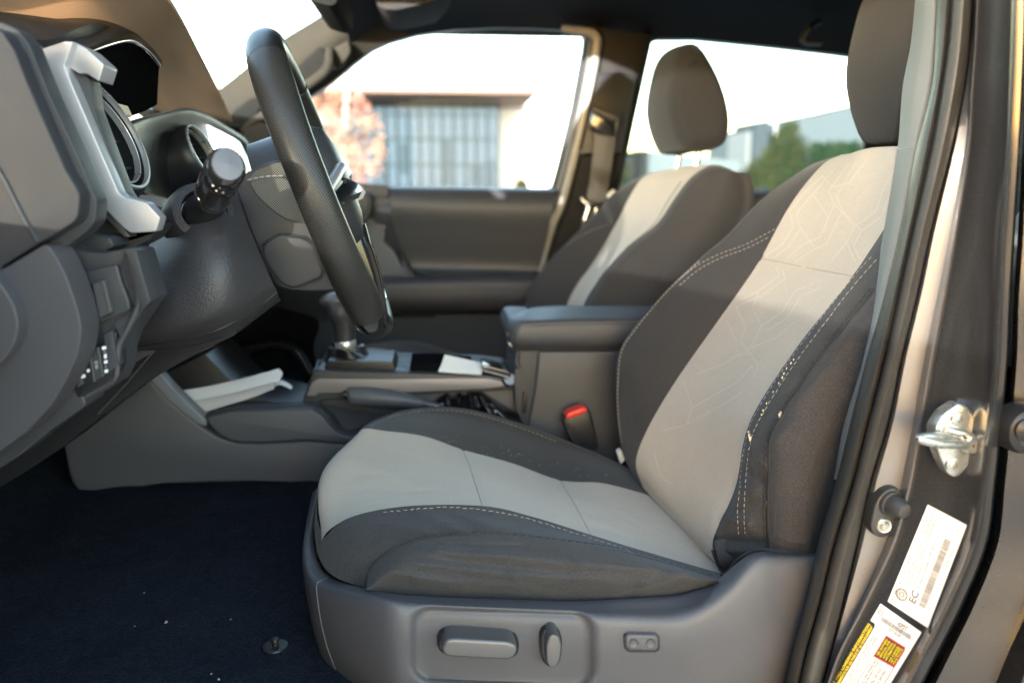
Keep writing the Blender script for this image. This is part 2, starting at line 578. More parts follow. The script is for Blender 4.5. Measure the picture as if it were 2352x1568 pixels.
M['tagpaper'] = mat('worn white tag', (.80, .79, .74), .7, var=.1, vscale=60, dirt=.5, dcol=(.25, .24, .22))
M['label'] = mat('white vinyl label', (.80, .79, .78), .4, var=.02)
M['ink'] = mat('grey print', (.17, .17, .18), .6, var=.05)
M['ink_soft'] = mat('faded print', (.26, .26, .27), .6, var=.05)
M['ink_blk'] = mat('black print', (.02, .02, .02), .5, var=.05)
M['yellow'] = mat('yellow print', (.80, .58, .02), .5, var=.04)
M['redink'] = mat('red print', (.62, .03, .06), .5, var=.04)
M['pinkink'] = mat('pink print', (.75, .12, .25), .5, var=.04)
M['red'] = mat('red release button', (.72, .035, .02), .35, var=.04)
M['belt'] = mat('seat belt webbing', (.075, .07, .06), .8, var=.1, vscale=200, bump=.4, bscale=1200)
M['white_mark'] = mat('white printed symbol', (.82, .83, .84), .5, var=.02)
M['grey_mark'] = mat('dim printed symbol', (.25, .27, .29), .5, var=.02)
M['glass'] = glass('clear window glass', (.97, .985, .98), .006)
M['glass_tint'] = glass('tinted rear glass', (.62, .69, .71), .01)
M['glass_dark'] = glass('sun dimming door glass', (.095, .095, .088), .02)  # made-up near-black tint, dims the sun coming through the unseen driver door


# ------------------------------------------------------------------ surface look-ups
def folds(segs):
    def f(g):
        x, y = g[..., 0], g[..., 1]
        for (x0, y0, x1, y1, amp, wd) in segs:
            dx, dy = x1 - x0, y1 - y0
            L2 = dx * dx + dy * dy
            t = ((x - x0) * dx + (y - y0) * dy) / L2
            tc_ = np.clip(t, 0, 1)
            d = np.hypot(x - (x0 + tc_ * dx), y - (y0 + tc_ * dy))
            g[..., 2] -= 1.45 * amp * np.exp(-(d / wd)**2)
        return g
    return f


G = {}
BV = {}
from mathutils.bvhtree import BVHTree


def snet(key, name, rows, m, parent, **kw):
    mod0 = kw.pop('mod', None)
    def mod(g):
        if mod0: g = mod0(g)
        G[key] = g
        return g
    o = net(name, rows, m, parent, mod=mod, **kw)
    me = o.data
    BV[key] = BVHTree.FromPolygons([v.co.copy() for v in me.vertices], [tuple(p.vertices) for p in me.polygons])
    return o


def surfY(key, x, y):
    hit = BV[key].ray_cast(CAM, (P(x, y, 1.0) - CAM).normalized())
    if hit[0] is not None:
        return hit[0].y
    g = G[key].reshape(-1, 3)
    d = np.hypot(g[:, 0] - x, g[:, 1] - y)
    i = np.argsort(d)[:4]
    wt = 1 / (d[i] + .5)
    return float((g[i, 2] * wt).sum() / wt.sum())


def on(key, pts, lift=0.001, n=4):
    q = cr(np.array(pts, float), n) if len(pts) > 2 and n > 1 else np.array(pts, float)
    return [(x, y, surfY(key, x, y) - lift) for x, y in q]


def merge_into(host, bm, m):
    """surface pattern stays in its part's own mesh, with its own material slot"""
    idx = len(host.data.materials)
    host.data.materials.append(m)
    for f in bm.faces:
        f.material_index = idx; f.smooth = True
    b2 = bmesh.new(); b2.from_mesh(host.data)
    t = bpy.data.meshes.new('t'); bm.to_mesh(t); bm.free()
    b2.from_mesh(t); bpy.data.meshes.remove(t)
    b2.to_mesh(host.data); b2.free()


def ribbons(host, key, lines, wpx, m, lift=.0003):
    """flat woven-in lines that follow the cloth"""
    bm = bmesh.new()
    for ln in lines:
        q = []
        for (a, b) in zip(ln, ln[1:]):
            k = max(2, int(math.hypot(b[0] - a[0], b[1] - a[1]) / 5))
            for t in np.linspace(0, 1, k, endpoint=False): q.append((a[0] + (b[0] - a[0]) * t, a[1] + (b[1] - a[1]) * t))
        q.append(ln[-1])
        prev = None
        for i, (x, y) in enumerate(q):
            a = q[max(i - 1, 0)]; b = q[min(i + 1, len(q) - 1)]
            dx, dy = b[0] - a[0], b[1] - a[1]; n = math.hypot(dx, dy) or 1
            nx_, ny_ = -dy / n * wpx / 2, dx / n * wpx / 2
            cur = []
            for s in (-1, 1):
                u, v = x + nx_ * s, y + ny_ * s
                cur.append(bm.verts.new(P(u, v, surfY(key, u, v) - lift)))
            if prev: bm.faces.new((prev[0], prev[1], cur[1], cur[0]))
            prev = cur
    merge_into(host, bm, m)


truck = thing('pickup_truck', 'dark grey pickup truck seen through its open driver door, two-tone grey cloth seats', 'pickup truck', (0.3, 1.35, 0.0))

# ================================================================== body shell
FLOOR = CAM.z - .478
# --- carpet
def carpet_grid():
    bm = bmesh.new()
    pts = []
    for i in range(60):
        Y = .60 + i * (2.08 - .60) / 59
        row = []
        for j in range(90):
            X = -1.15 + j * (1.75 + 1.15) / 89
            z = FLOOR + .035 * min(1, max(0, (Y - .85) / .35))
            if X < -.58: z += (-.58 - X) * .55
            if X < -.85: z += (-.85 - X) * .9
            z += .003 * math.sin(X * 37 + Y * 21) * math.sin(Y * 33 - X * 11) + .002 * math.sin(X * 71 - Y * 53)
            z -= .06 * max(0, (.70 - Y) / .1)
            row.append(Vector((X, Y, z)))
        pts.append(row)
    add_grid(bm, pts)
    return finish('floor_carpet', bm, M['carpet'], truck, 80)
carpet = carpet_grid()

# --- roof: headliner and skin
ZR = CAM.z
bm = bmesh.new()
rows = []
edge = [(560, 320), (640, 272), (701, 231), (762, 190), (813, 147.6), (854, 117), (894.6, 98.4), (955.7, 81.4), (1040, 69.6), (1142, 64.5), (1227, 66), (1336, 73), (1400, 78), (1489, 84), (1600, 90), (1757, 101), (1918, 119), (2100, 145), (2400, 190)]
edge_pts = [P(x, y, 2.075) for x, y in edge]
roof_pts = [p for p in edge_pts if p.x > -.22]
for k, (f, dz) in enumerate([(0, 0), (.03, .018), (.08, .033), (.2, .05), (.4, .062), (.6, .062), (.85, .045), (.96, .02), (1, 0)]):
    rows.append([Vector((p.x, 2.075 + (.74 - 2.075) * f, (p.z * (1 - f) + (ZR + .40) * f) + dz)) for p in roof_pts])
add_grid(bm, rows)
finish('headliner', bm, M['headliner'], truck, 80)
bm = bmesh.new()
rows = []
for f, dz in [(0, -.03), (.0, .02), (.06, .06), (.2, .10), (.5, .115), (.8, .10), (.94, .06), (1, .02), (1, -.03)]:
    Yv = 2.13 + (.66 - 2.13) * f
    rows.append([Vector((p.x + (-.06 if p is roof_pts[0] else 0), Yv, ZR + .40 + dz)) for p in roof_pts])
add_grid(bm, rows)
finish('roof', bm, M['paint'], truck, 60)
# roof edge over the door opening
tube('door_seal', [Vector((-.30, .74, ZR + .33)), Vector((-.05, .72, ZR + .385)), Vector((.2, .715, ZR + .40)), Vector((.50, .715, ZR + .395))], .016, M['rubber'], truck, 10)

# --- far A pillar
Aw = [(395, 292), (505, 214), (574, 160), (643, 105), (712, 62), (780, 20), (850, -30)]
Ae = [(560, 330), (640, 272), (701, 231), (762, 190), (813, 147.6), (860, 113), (940, 84)]
Am = [(480, 300), (575, 238), (640, 190), (700, 142), (755, 100), (800, 62), (880, 20)]
snet('apillar', 'windshield_pillar', [(2.02, [(x - 6, y - 6) for x, y in Aw]), (1.985, Aw), (1.97, Am), (2.03, Ae)], M['pillar'], truck, su=6, sv=6, thick=.03)
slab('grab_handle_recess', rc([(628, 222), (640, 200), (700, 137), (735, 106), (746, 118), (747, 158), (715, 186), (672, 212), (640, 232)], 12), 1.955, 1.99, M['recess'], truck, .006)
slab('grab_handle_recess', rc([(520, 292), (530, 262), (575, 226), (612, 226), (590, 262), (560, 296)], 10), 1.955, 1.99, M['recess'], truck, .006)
tube('grab_handle', [(560, 300, 1.97), (610, 262, 1.93), (660, 226, 1.915), (715, 190, 1.915), (752, 158, 1.93), (757, 118, 1.97)], .011, M['pillar'], truck, 10, smooth=5)
slab('pillar_cap', rc([(764, 112), (800, 92), (806, 120), (780, 158), (762, 160)], 8), 1.975, 2.0, M['pillar'], truck, .004)

# --- far front door: window frame, panel, armrest
win = [(786, 419), (640, 413), (640, 290), (701, 231), (762, 190), (813, 147.6), (854, 117), (894.6, 98.4), (955.7, 81.4), (1040, 69.6), (1142, 64.5), (1227, 66), (1320, 71.5), (1336, 76), (1341, 90), (1339, 112), (1312, 254), (1281, 383), (1268, 428), (1258, 433), (1080, 430), (900, 426)]
out = [(786, 440), (600, 440), (596, 270), (680, 208), (745, 168), (797, 128), (840, 100), (884, 84), (950, 66), (1038, 54), (1142, 48), (1230, 50), (1345, 56), (1358, 66), (1360, 90), (1357, 114), (1331, 258), (1299, 390), (1282, 445), (1260, 450), (1080, 446), (900, 442)]
door = sub('passenger_door', truck)
ring_net('window_frame', win, out, 2.085, M['plas_blk'], door, .03)
bm = bmesh.new()
vs = [bm.verts.new(P(x, y, 2.11)) for x, y in win]
bm.faces.new(vs)
finish('window_glass', bm, M['glass'], door, flat=True)
# light seal running down the door opening
tube('door_seal', [(1290, 66, 2.03), (1345, 73, 2.03), (1368, 84, 2.03), (1371, 110, 2.03), (1345, 255, 2.03), (1312, 390, 2.03), (1290, 470, 2.03), (1268, 520, 2.03), (1235, 640, 2.03)], .0095, M['trim_grain'], truck, 10, smooth=6)
tube('door_seal', [(1300, 70, 2.05), (1342, 77, 2.05), (1357, 90, 2.05), (1358, 114, 2.05), (1331, 256, 2.05), (1299, 388, 2.05), (1276, 470, 2.05), (1258, 520, 2.05), (1225, 640, 2.05)], .010, M['rubber'], truck, 10, smooth=6)
tube('door_seal', [(1345, 77, 2.045), (1363, 90, 2.045), (1364, 114, 2.045), (1338, 256, 2.045), (1306, 388, 2.045), (1283, 470, 2.045), (1262, 520, 2.045)], .006, M['mauve'], truck, 10, smooth=6)
# panel
slab('belt_line', rc([(600, 430), (790, 424), (893, 427), (893, 455), (600, 460)], 4), 2.03, 2.10, M['plas_warm'], door, .008)
net('upper_panel', [(2.06, [(894, 428), (1000, 430), (1140, 432), (1276, 434)]), (2.02, [(894, 434), (1000, 436), (1140, 438), (1275, 440)]), (2.0, [(896, 470), (1000, 475), (1140, 478), (1268, 480)]), (2.012, [(905, 540), (1005, 545), (1135, 548), (1255, 550)]), (2.022, [(940, 610), (1005, 612), (1125, 615), (1238, 618)]), (2.00, [(960, 632), (1010, 634), (1125, 634), (1232, 634)])], M['plas_dk'], door, su=8, sv=6, thick=.02)
net('lower_panel', [(2.035, [(560, 440), (700, 440), (790, 440), (893, 446), (905, 520)]), (2.03, [(560, 520), (700, 520), (800, 520), (905, 545), (940, 610)]), (2.01, [(560, 600), (700, 620), (800, 630), (900, 640), (985, 640)]), (1.99, [(560, 640), (700, 650), (800, 650), (920, 652), (1000, 655)]), (2.03, [(500, 740), (700, 740), (800, 730), (920, 730), (1000, 730)])], M['plas_dk'], door, su=6, sv=6, thick=.02)
tube('trim_line', [(898, 500, 2.008), (910, 545, 2.008), (943, 613, 2.002), (983, 634, 1.985), (1004, 662, 1.972), (1215, 664, 1.972)], .0035, M['plas_blk'], door, 8, smooth=5)
net('armrest', [(2.0, [(860, 634), (985, 636), (1100, 634), (1260, 634)]), (1.965, [(850, 650), (985, 648), (1100, 645), (1260, 645)]), (1.96, [(850, 668), (1000, 667), (1100, 665), (1260, 664)]), (1.965, [(850, 695), (1000, 695), (1100, 694), (1260, 693)]), (1.99, [(850, 712), (1000, 714), (1100, 714), (1260, 714)]), (2.03, [(850, 720), (1000, 722), (1100, 722), (1260, 722)])], M['plas_warm'], door, su=6, sv=5, thick=.02)
net('kick_panel', [(2.03, [(500, 690), (700, 700), (900, 716), (1260, 716)]), (2.035, [(500, 800), (700, 800), (900, 800), (1260, 800)]), (2.03, [(500, 1000), (700, 1000), (900, 1000), (1260, 1000)])], M['plas_dk'], door, su=5, sv=5, thick=.02)
# handle
slab('handle_bezel', rc([(792, 442), (848, 440), (858, 452), (856, 490), (838, 512), (795, 514)], 10), 2.012, 2.04, M['plas_blk'], door, .006)
tube('handle_bezel', [(795, 448, 2.01), (838, 446, 2.01), (848, 456, 2.01), (845, 490, 2.01), (830, 508, 2.01), (795, 510, 2.01)], .005, M['plas_warm'], door, 8, smooth=5)
slab('door_handle', rc([(800, 478), (822, 474), (826, 484), (806, 502), (796, 502)], 4), 2.0, 2.02, M['chrome'], door, .004)
slab('lock_switch', rc([(806, 467), (829, 467), (829, 482), (806, 482)], 3), 2.005, 2.02, M['plas_warm'], door, .002)

# --- far B pillar, belt and rear door
net('door_pillar', [(2.06, [(1352, 60), (1376, 110), (1350, 255), (1318, 390), (1290, 480), (1258, 560), (1225, 700)]), (2.03, [(1372, 62), (1388, 112), (1362, 255), (1330, 390), (1305, 480), (1275, 560), (1240, 700)]), (2.02, [(1420, 70), (1430, 120), (1405, 260), (1378, 400), (1360, 490), (1330, 560), (1300, 700)]), (2.03, [(1488, 80), (1486, 115), (1452, 270), (1418, 430), (1400, 500), (1380, 560), (1350, 700)]), (2.07, [(1500, 80), (1492, 118), (1458, 272), (1424, 430), (1410, 500), (1390, 560), (1360, 700)])], M['pillar_dk'], truck, su=6, sv=5, thick=.03)
belt = sub('seat_belt', truck)
slab('adjuster_cover', rc([(1372, 166), (1462, 172), (1428, 352), (1332, 356), (1350, 265)], 6), 2.005, 2.03, M['plas_blk'], belt, .004)
tube('adjuster_cover', [(1371, 168, 2.002), (1352, 255, 2.002), (1331, 345, 2.002)], .003, M['pillar'], belt, 6)
slab('belt_loop', rc([(1366, 244), (1420, 266), (1416, 315), (1380, 312), (1356, 296), (1358, 262)], 10), 1.975, 2.0, M['gloss_blk'], belt, .008)
tube('belt_guide', [(1364, 250, 1.968), (1392, 264, 1.964), (1416, 272, 1.968)], .011, M['rubber'], belt, 10, smooth=4)
net('webbing', [(1.985, [(1366, 300), (1362, 350), (1352, 420), (1345, 462), (1330, 540), (1310, 640)]), (1.98, [(1390, 300), (1386, 350), (1376, 420), (1368, 464), (1352, 540), (1330, 640)]), (1.985, [(1414, 300), (1409, 350), (1398, 420), (1391, 466), (1372, 540), (1350, 640)])], M['belt'], belt, su=6, sv=3, thick=.002)
tube('belt_tongue', [(1334, 455, 1.965), (1345, 466, 1.962), (1370, 470, 1.962), (1390, 466, 1.965)], .005, M['chrome'], belt, 8, smooth=4)
slab('belt_tongue', rc([(1342, 464), (1384, 470), (1376, 482), (1346, 480)], 4), 1.965, 1.97, M['chrome'], belt, .002)
for (a, b) in (((1352, 474), (1342, 506)), ((1370, 478), (1364, 504))):
    tube('belt_tongue', [(a[0], a[1], 1.966), (b[0], b[1], 1.966)], .004, M['chrome'], belt, 8)
tube('belt_tongue', [(1342, 506, 1.966), (1353, 509, 1.966), (1364, 504, 1.966)], .004, M['chrome'], belt, 8)
slab('belt_anchor', rc([(1396, 448), (1410, 434), (1416, 446), (1400, 468)], 4), 1.965, 1.98, M['tagpaper'], belt, .003)

rdoor = sub('rear_passenger_door', truck)
rwin = [(1421, 430), (1452, 275), (1486, 118), (1496, 98), (1512, 91), (1600, 90.5), (1757, 106), (1918, 124.5), (2010, 137), (2018, 150), (1996, 300), (1980, 440), (1769, 437)]
rout = [(1400, 460), (1436, 275), (1470, 110), (1482, 86), (1508, 76), (1600, 76), (1757, 90), (1918, 108), (2030, 122), (2050, 150), (2040, 300), (2030, 465), (1769, 462)]
ring_net('window_frame', rwin, rout, 2.085, M['plas_blk'], rdoor, .03)
bm = bmesh.new(); bm.faces.new([bm.verts.new(P(x, y, 2.11)) for x, y in rwin]); finish('window_glass', bm, M['glass_tint'], rdoor, flat=True)
net('door_panel', [(2.07, [(1395, 440), (1600, 440), (1800, 442), (2060, 448), (2400, 455)]), (2.03, [(1395, 448), (1600, 448), (1800, 452), (2060, 456), (2400, 460)]), (2.03, [(1360, 560), (1600, 560), (1800, 560), (2060, 560), (2400, 560)]), (2.03, [(1330, 1000), (1600, 1000), (1800, 1000), (2060, 1000), (2400, 1000)])], M['plas_dk'], rdoor, su=5, sv=5, thick=.02)
# rear wall of the cab, quarter pillar and rear bench
net('rear_pillar', [(2.06, [(1990, 120), (1988, 220), (1984, 320), (1976, 450)]), (2.03, [(2030, 122), (2030, 220), (2026, 320), (2020, 450)]), (2.03, [(2400, 180), (2400, 260), (2400, 340), (2400, 470)])], M['headliner'], truck, su=5, sv=4, thick=.03)
bm = bmesh.new()
add_box(bm, (1.62, 1.38, FLOOR + .33), (.05, 1.40, .72), None, .01)
add_box(bm, (1.62, .80, ZR + .28), (.05, .22, .46), None, .01)
add_box(bm, (1.62, 1.98, ZR + .28), (.05, .22, .46), None, .01)
finish('cab_rear_wall', bm, M['headliner'], truck)
box('rear_window_glass', (1.62, 1.39, ZR + .27), (.006, .96, .42), M['glass_tint'], truck, bevel=0)
bm = bmesh.new()
add_box(bm, (1.30, 1.38, FLOOR + .26), (.50, 1.26, .20), Matrix.Rotation(R(-6), 3, 'Y'), .05, 4)
add_box(bm, (1.52, 1.38, FLOOR + .58), (.14, 1.26, .60), Matrix.Rotation(R(10), 3, 'Y'), .05, 4)
finish('rear_bench', bm, M['fab_smooth'], truck)

# visor, mirror, rear grab handle
slab('sun_visor', rc([(850, -60), (861, 8), (880, 22), (910, 24), (1000, 4), (1060, -60)], 10), 1.78, 2.0, M['visor'], truck, .012)
slab('rear_view_mirror', rc([(690, -50), (708, -2), (724, 6), (758, 15), (774, 9), (778, -40)], 8), 1.30, 1.52, M['recess'], truck, .008)
tube('ceiling_handle', [(1880, 50, 1.93), (1860, 64, 1.9), (1846, 88, 1.9), (1850, 96, 1.9), (1882, 98, 1.93)], .008, M['plas_dk'], truck, 8, smooth=4)

# windshield
bm = bmesh.new()
a = P(395, 285, 2.02); b = P(800, 8, 2.02)
bm.faces.new([bm.verts.new(v) for v in (a, b, Vector((b.x, .74, b.z)), Vector((a.x, .74, a.z)))])
finish('windshield_glass', bm, M['glass'], truck, flat=True)
# hood ahead of the windshield, scuttle and firewall
bm = bmesh.new()
rows = []
for Y, dz in ((.62, -.10), (.70, -.02), (.9, .0), (1.4, .015), (1.9, .0), (2.1, -.02), (2.18, -.10)):
    rows.append([Vector((X, Y, CAM.z + z + dz)) for X, z in ((-1.0, -.06), (-1.25, -.10), (-1.7, -.16), (-2.1, -.22), (-2.25, -.34))])
add_grid(bm, rows)
finish('hood', bm, M['paint'], truck, 60)
bm = bmesh.new()
add_box(bm, (-1.13, 1.40, CAM.z - .30), (.06, 1.48, .66), None, .01)
add_box(bm, (-.79, 1.34, CAM.z - .11), (.56, 1.26, .30), None, .02)
finish('firewall', bm, M['plas_blk'], truck)

# ================================================================== near door opening (right side of the picture)
YS = np.array([-40, 100, 200, 340, 532, 680, 828, 970, 1110, 1245, 1385, 1500, 1610], float)
LN = [
    [2123, 2112, 2097, 2077, 2043, 2012, 1978, 1936, 1912, 1876, 1844, 1812, 1788],
    [2153, 2147, 2138, 2104, 2067, 2031, 1990, 1954, 1919, 1880, 1847, 1816, 1793],
    [2186, 2174, 2160, 2136, 2094, 2062, 2030, 1993, 1958, 1917, 1882, 1850, 1826],
    [2238, 2229, 2216, 2187, 2138, 2106, 2069, 2040, 1998, 1969, 1936, 1908, 1880],
    [2244, 2238, 2230, 2222, 2192, 2164, 2135, 2111, 2087, 2050, 1984, 1925, 1886],
    [2322, 2319, 2315, 2308, 2291, 2284, 2276, 2263, 2246, 2222, 2163, 2104, 2044],
    [2340, 2337, 2333, 2326, 2312, 2304, 2297, 2284, 2268, 2247, 2190, 2132, 2074],
]


def line_x(i, y):
    k = int(np.clip(np.searchsorted(YS, y) - 1, 0, len(YS) - 2))
    p = LN[i]
    t = (y - YS[k]) / (YS[k + 1] - YS[k])
    h = YS[k + 1] - YS[k]
    def sl_(j):
        if j == 0: return (p[1] - p[0]) / (YS[1] - YS[0])
        if j == len(p) - 1: return (p[-1] - p[-2]) / (YS[-1] - YS[-2])
        return (p[j + 1] - p[j - 1]) / (YS[j + 1] - YS[j - 1])
    return (2 * t**3 - 3 * t**2 + 1) * p[k] + (t**3 - 2 * t**2 + t) * h * sl_(k) + (-2 * t**3 + 3 * t**2) * p[k + 1] + (t**3 - t**2) * h * sl_(k + 1)


JAMB = [(0, .660), (.05, .662), (.12, .654), (.5, .640), (.88, .622), (1, .612)]


def jamb_y(x, y):
    a, b = line_x(4, y), line_x(5, y)
    return float(np.interp((x - a) / (b - a), [q[0] for q in JAMB], [q[1] for q in JAMB]))


def strip(name, cols, m, parent, ys=None, thick=0, mod=None):
    """cols: (line, next line, fraction, Y) ; one row of points per height"""
    ys = np.linspace(-40, 1610, 90) if ys is None else ys
    pts = []
    for y in ys:
        row = []
        for (a, b, f, Y) in cols:
            x = line_x(a, y) * (1 - f) + line_x(b, y) * f
            Yv = Y + (mod(x, y) if mod else 0)
            row.append(P(x, y, Yv))
        pts.append(row)
    bm = bmesh.new()
    add_grid(bm, pts)
    return finish(name, bm, m, parent, 65)


pil = sub('door_frame', truck)
strip('pillar_trim', [(0, 1, -.6, .80), (0, 1, 0, .745), (0, 1, .3, .732), (0, 1, .8, .722), (0, 1, 1.0, .722), (0, 1, 1.1, .73)], M['trim_grain'], pil, np.linspace(-40, 341, 24))
strip('pillar_trim', [(0, 1, -.6, .80), (0, 1, 0, .746), (0, 1, .3, .734), (0, 1, .8, .724), (0, 1, 1.0, .724), (0, 1, 1.1, .73)], M['trim_grain'], pil, np.linspace(344, 1100, 40))
strip('door_seal', [(1, 2, -.05, .73), (1, 2, .0, .712), (1, 2, .15, .690), (1, 2, .4, .673), (1, 2, .7, .668), (1, 2, .92, .672), (1, 2, 1, .683), (2, 3, .06, .668), (2, 3, .25, .660), (2, 3, .55, .657), (2, 3, .8, .664), (2, 3, .95, .680), (2, 3, 1, .71)], M['rubber'], pil)
tube('seal_lip', [(line_x(2, y), y, .676) for y in np.linspace(-40, 1610, 60)], .0012, M['plas_blk'], pil, 6)
strip('inner_jamb', [(3, 4, -.02, .71), (3, 4, .03, .686), (3, 4, .15, .680), (3, 4, .8, .676), (3, 4, .93, .666), (3, 4, 1, .660), (4, 5, .035, .661)], M['paint_in'], pil)
strip('outer_jamb', [(4, 5, .035, .661)] + [(4, 5, f, Y) for f, Y in JAMB[2:]] + [(5, 6, .3, .606), (5, 6, .7, .604), (5, 6, 1, .608)], M['paint'], pil)
strip('outer_jamb', [(5, 6, 1, .608), (5, 6, 1.5, .618), (5, 6, 1.8, .64), (5, 6, 1.9, .72)], M['paint'], pil)
# rear door edge across the gap
nrd = sub('rear_driver_door', truck)
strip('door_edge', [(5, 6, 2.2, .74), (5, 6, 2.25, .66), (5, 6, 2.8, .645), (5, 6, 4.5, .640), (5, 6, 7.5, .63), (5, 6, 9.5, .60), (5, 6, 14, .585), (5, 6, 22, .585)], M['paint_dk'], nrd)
lathe('door_bumper', [(.001, -.012), (.014, -.012), (.019, -.008), (.021, 0), (.021, .012)], P(2352, 985, .622), (0, 1, 0), M['plas_blk'], nrd, 24)
lathe('door_bumper', [(.009, .0), (.010, -.004), (.006, -.007), (.001, -.007)], P(2352, 985, .612), (0, 1, 0), M['plas_blk'], nrd, 20)
x0 = P(2330, 900, .62).x
# the closed rear door behind the pillar
bm = bmesh.new()
add_box(bm, (x0 + .66, .66, CAM.z - .36), (1.14, .08, .72), None, .02)
finish('door_skin', bm, M['paint'], nrd)
bm = bmesh.new()
add_box(bm, (x0 + .62, .69, CAM.z + .20), (1.05, .004, .40), None, 0)
finish('window_glass', bm, M['glass_tint'], nrd)
box('fender_sun_block', (-1.34, .62, CAM.z - .40), (1.78, .09, .78), M['paint'], truck, bevel=.02)  # unseen box added to stop sun leaking in past the door hinge
# near windshield pillar and the open driver door swung out past the camera on the left
tube('windshield_pillar', [Vector((-.66, .70, CAM.z - .06)), Vector((-.45, .71, CAM.z + .18)), Vector((-.24, .725, CAM.z + .40))], .035, M['paint'], truck, 12)
fdo = sub('driver_door', truck)
HX, HY = -.44, .59
HR = Matrix.Rotation(R(-75), 3, 'Z')
def hinge(x, y, z):
    return Vector((HX, HY, CAM.z + z)) + HR @ Vector((x, y, 0))
def door_box(name, x0_, x1_, z0, z1, y0, y1, m, bev=.01):
    bm = bmesh.new()
    c = hinge((x0_ + x1_) / 2, (y0 + y1) / 2, (z0 + z1) / 2)
    add_box(bm, c, (x1_ - x0_, y1 - y0, z1 - z0), HR, bev, 3)
    return finish(name, bm, m, fdo)
door_box('sail_sun_block', -.14, .10, -.05, .13, -.09, -.03, M['plas_blk'])  # unseen box added to stop a stray sun patch on the passenger door
door_box('door_skin', 0, 1.26, -.72, .0, -.10, -.02, M['paint'], .02)  # unseen door stretched beyond its real length to block more sun
door_box('door_trim', .03, 1.22, -.66, -.01, -.02, .02, M['plas_dk'], .015)
door_box('window_frame', .0, .05, .0, .06, -.07, -.02, M['plas_blk'])
door_box('window_frame', 1.21, 1.26, .0, .40, -.07, -.02, M['plas_blk'])
bm = bmesh.new()
add_tube(bm, [hinge(0.0, -.045, .02), hinge(.10, -.045, .33), hinge(.25, -.045, .41), hinge(.70, -.045, .42), hinge(1.23, -.045, .40)], .024, 8)
finish('window_frame', bm, M['plas_blk'], fdo, 60)
bm = bmesh.new()
bm.faces.new([bm.verts.new(hinge(*q)) for q in ((.02, -.045, 0), (.10, -.045, .32), (.25, -.045, .40), (.70, -.045, .41), (1.22, -.045, .39), (1.22, -.045, 0))])
finish('window_glass', bm, M['glass_dark'], fdo, flat=True)
bm = bmesh.new()
add_box(bm, (x0 - .2, .70, FLOOR - .09), (2.2, .16, .10), None, .02)
finish('door_sill', bm, M['paint'], truck)

# striker
stk = [(2201, 927), (2215, 930), (2229, 941), (2243, 975), (2251, 1002), (2247, 1035), (2225, 1068), (2205, 1092), (2191, 1097), (2175, 1085), (2159, 1050), (2148, 1015), (2147, 983), (2168, 950)]
ys_ = jamb_y(2200, 1010)
striker = slab('door_striker', rc(stk, 10), ys_ - .009, ys_ + .004, M['zinc'], pil, .0018)
for (bx, by, br) in ((2196, 960, 16), (2184.5, 1064, 17)):
    c = P(bx, by, ys_ - .009)
    r = br * pxm(ys_)
    bm = bmesh.new()
    add_lathe(bm, [(r * 1.02, .002), (r, -.0012), (r * .9, -.002), (r * .62, -.0022), (r * .58, -.0035), (r * .42, -.004), (r * .36, -.0015), (.0001, -.0012)], c, (0, 1, 0), 24)
    for k in range(3):
        add_box(bm, c + Vector((0, -.0025, 0)), (r * .62, .001, r * .14), Matrix.Rotation(k * math.pi / 3, 3, 'Y'))
    finish('striker_screw', bm, M['zinc'], striker)
yb = ys_ - .010
tube('striker_bar', [(2224, 1022, yb + .008), (2214, 1021, yb - .004), (2190, 1020, yb - .012), (2160, 1019, yb - .020), (2130, 1013, yb - .026), (2112, 1008, yb - .028), (2116, 1003, yb - .026), (2140, 1001, yb - .020), (2170, 1003, yb - .010), (2178, 1004, yb + .006)], [.0048, .0042, .0038, .0038, .0036, .0030, .0030, .0032, .0034, .0036], M['zinc'], striker, 10, smooth=5)
lathe('striker_collar', [(.0075, .004), (.0075, -.003), (.006, -.005), (.001, -.005)], P(2226, 1020, yb), Vector((0, 1, 0)), M['zinc'], striker, 18)
tube('striker_plate_ridge', [(2172, 985, yb), (2195, 992, yb - .002), (2225, 998, yb - .002), (2238, 1010, yb)], .0028, M['zinc'], striker, 8, smooth=4)

# door stop pad
yp = .672
pad = slab('door_stop', rc([(2036, 1124), (2060, 1118), (2076, 1135), (2077, 1165), (2056, 1225), (2030, 1236), (2005, 1230), (1999, 1205), (2012, 1150)], 16), yp - .003, yp + .012, M['plas_dk'], pil, .002)
c = P(2047, 1156, yp - .003); r = 27 * pxm(yp)
lathe('stop_button', [(r * 1.25, .002), (r * 1.2, -.001), (r * 1.02, -.0015), (r, -.006), (r * .92, -.012), (r * .7, -.016), (r * .4, -.017), (.0001, -.017)], c, Vector((-.25, 1, .1)), M['plas_dk'], pad, 28)
c = P(2028.7, 1205.5, yp - .003); r = 20 * pxm(yp)
bm = bmesh.new()
add_lathe(bm, [(r, .002), (r, -.001), (r * .9, -.0018), (r * .66, -.0012), (r * .6, -.003), (r * .5, -.0036), (.0001, -.0034)], c, (0, 1, 0), 24)
for k in (0.4, 0.4 + math.pi / 2):
    add_box(bm, c + Vector((0, -.0037, 0)), (r * .7, .0008, r * .14), Matrix.Rotation(k, 3, 'Y'))
finish('stop_screw', bm, M['zinc'], pad)
# --- labels
FONT_CACHE = {}


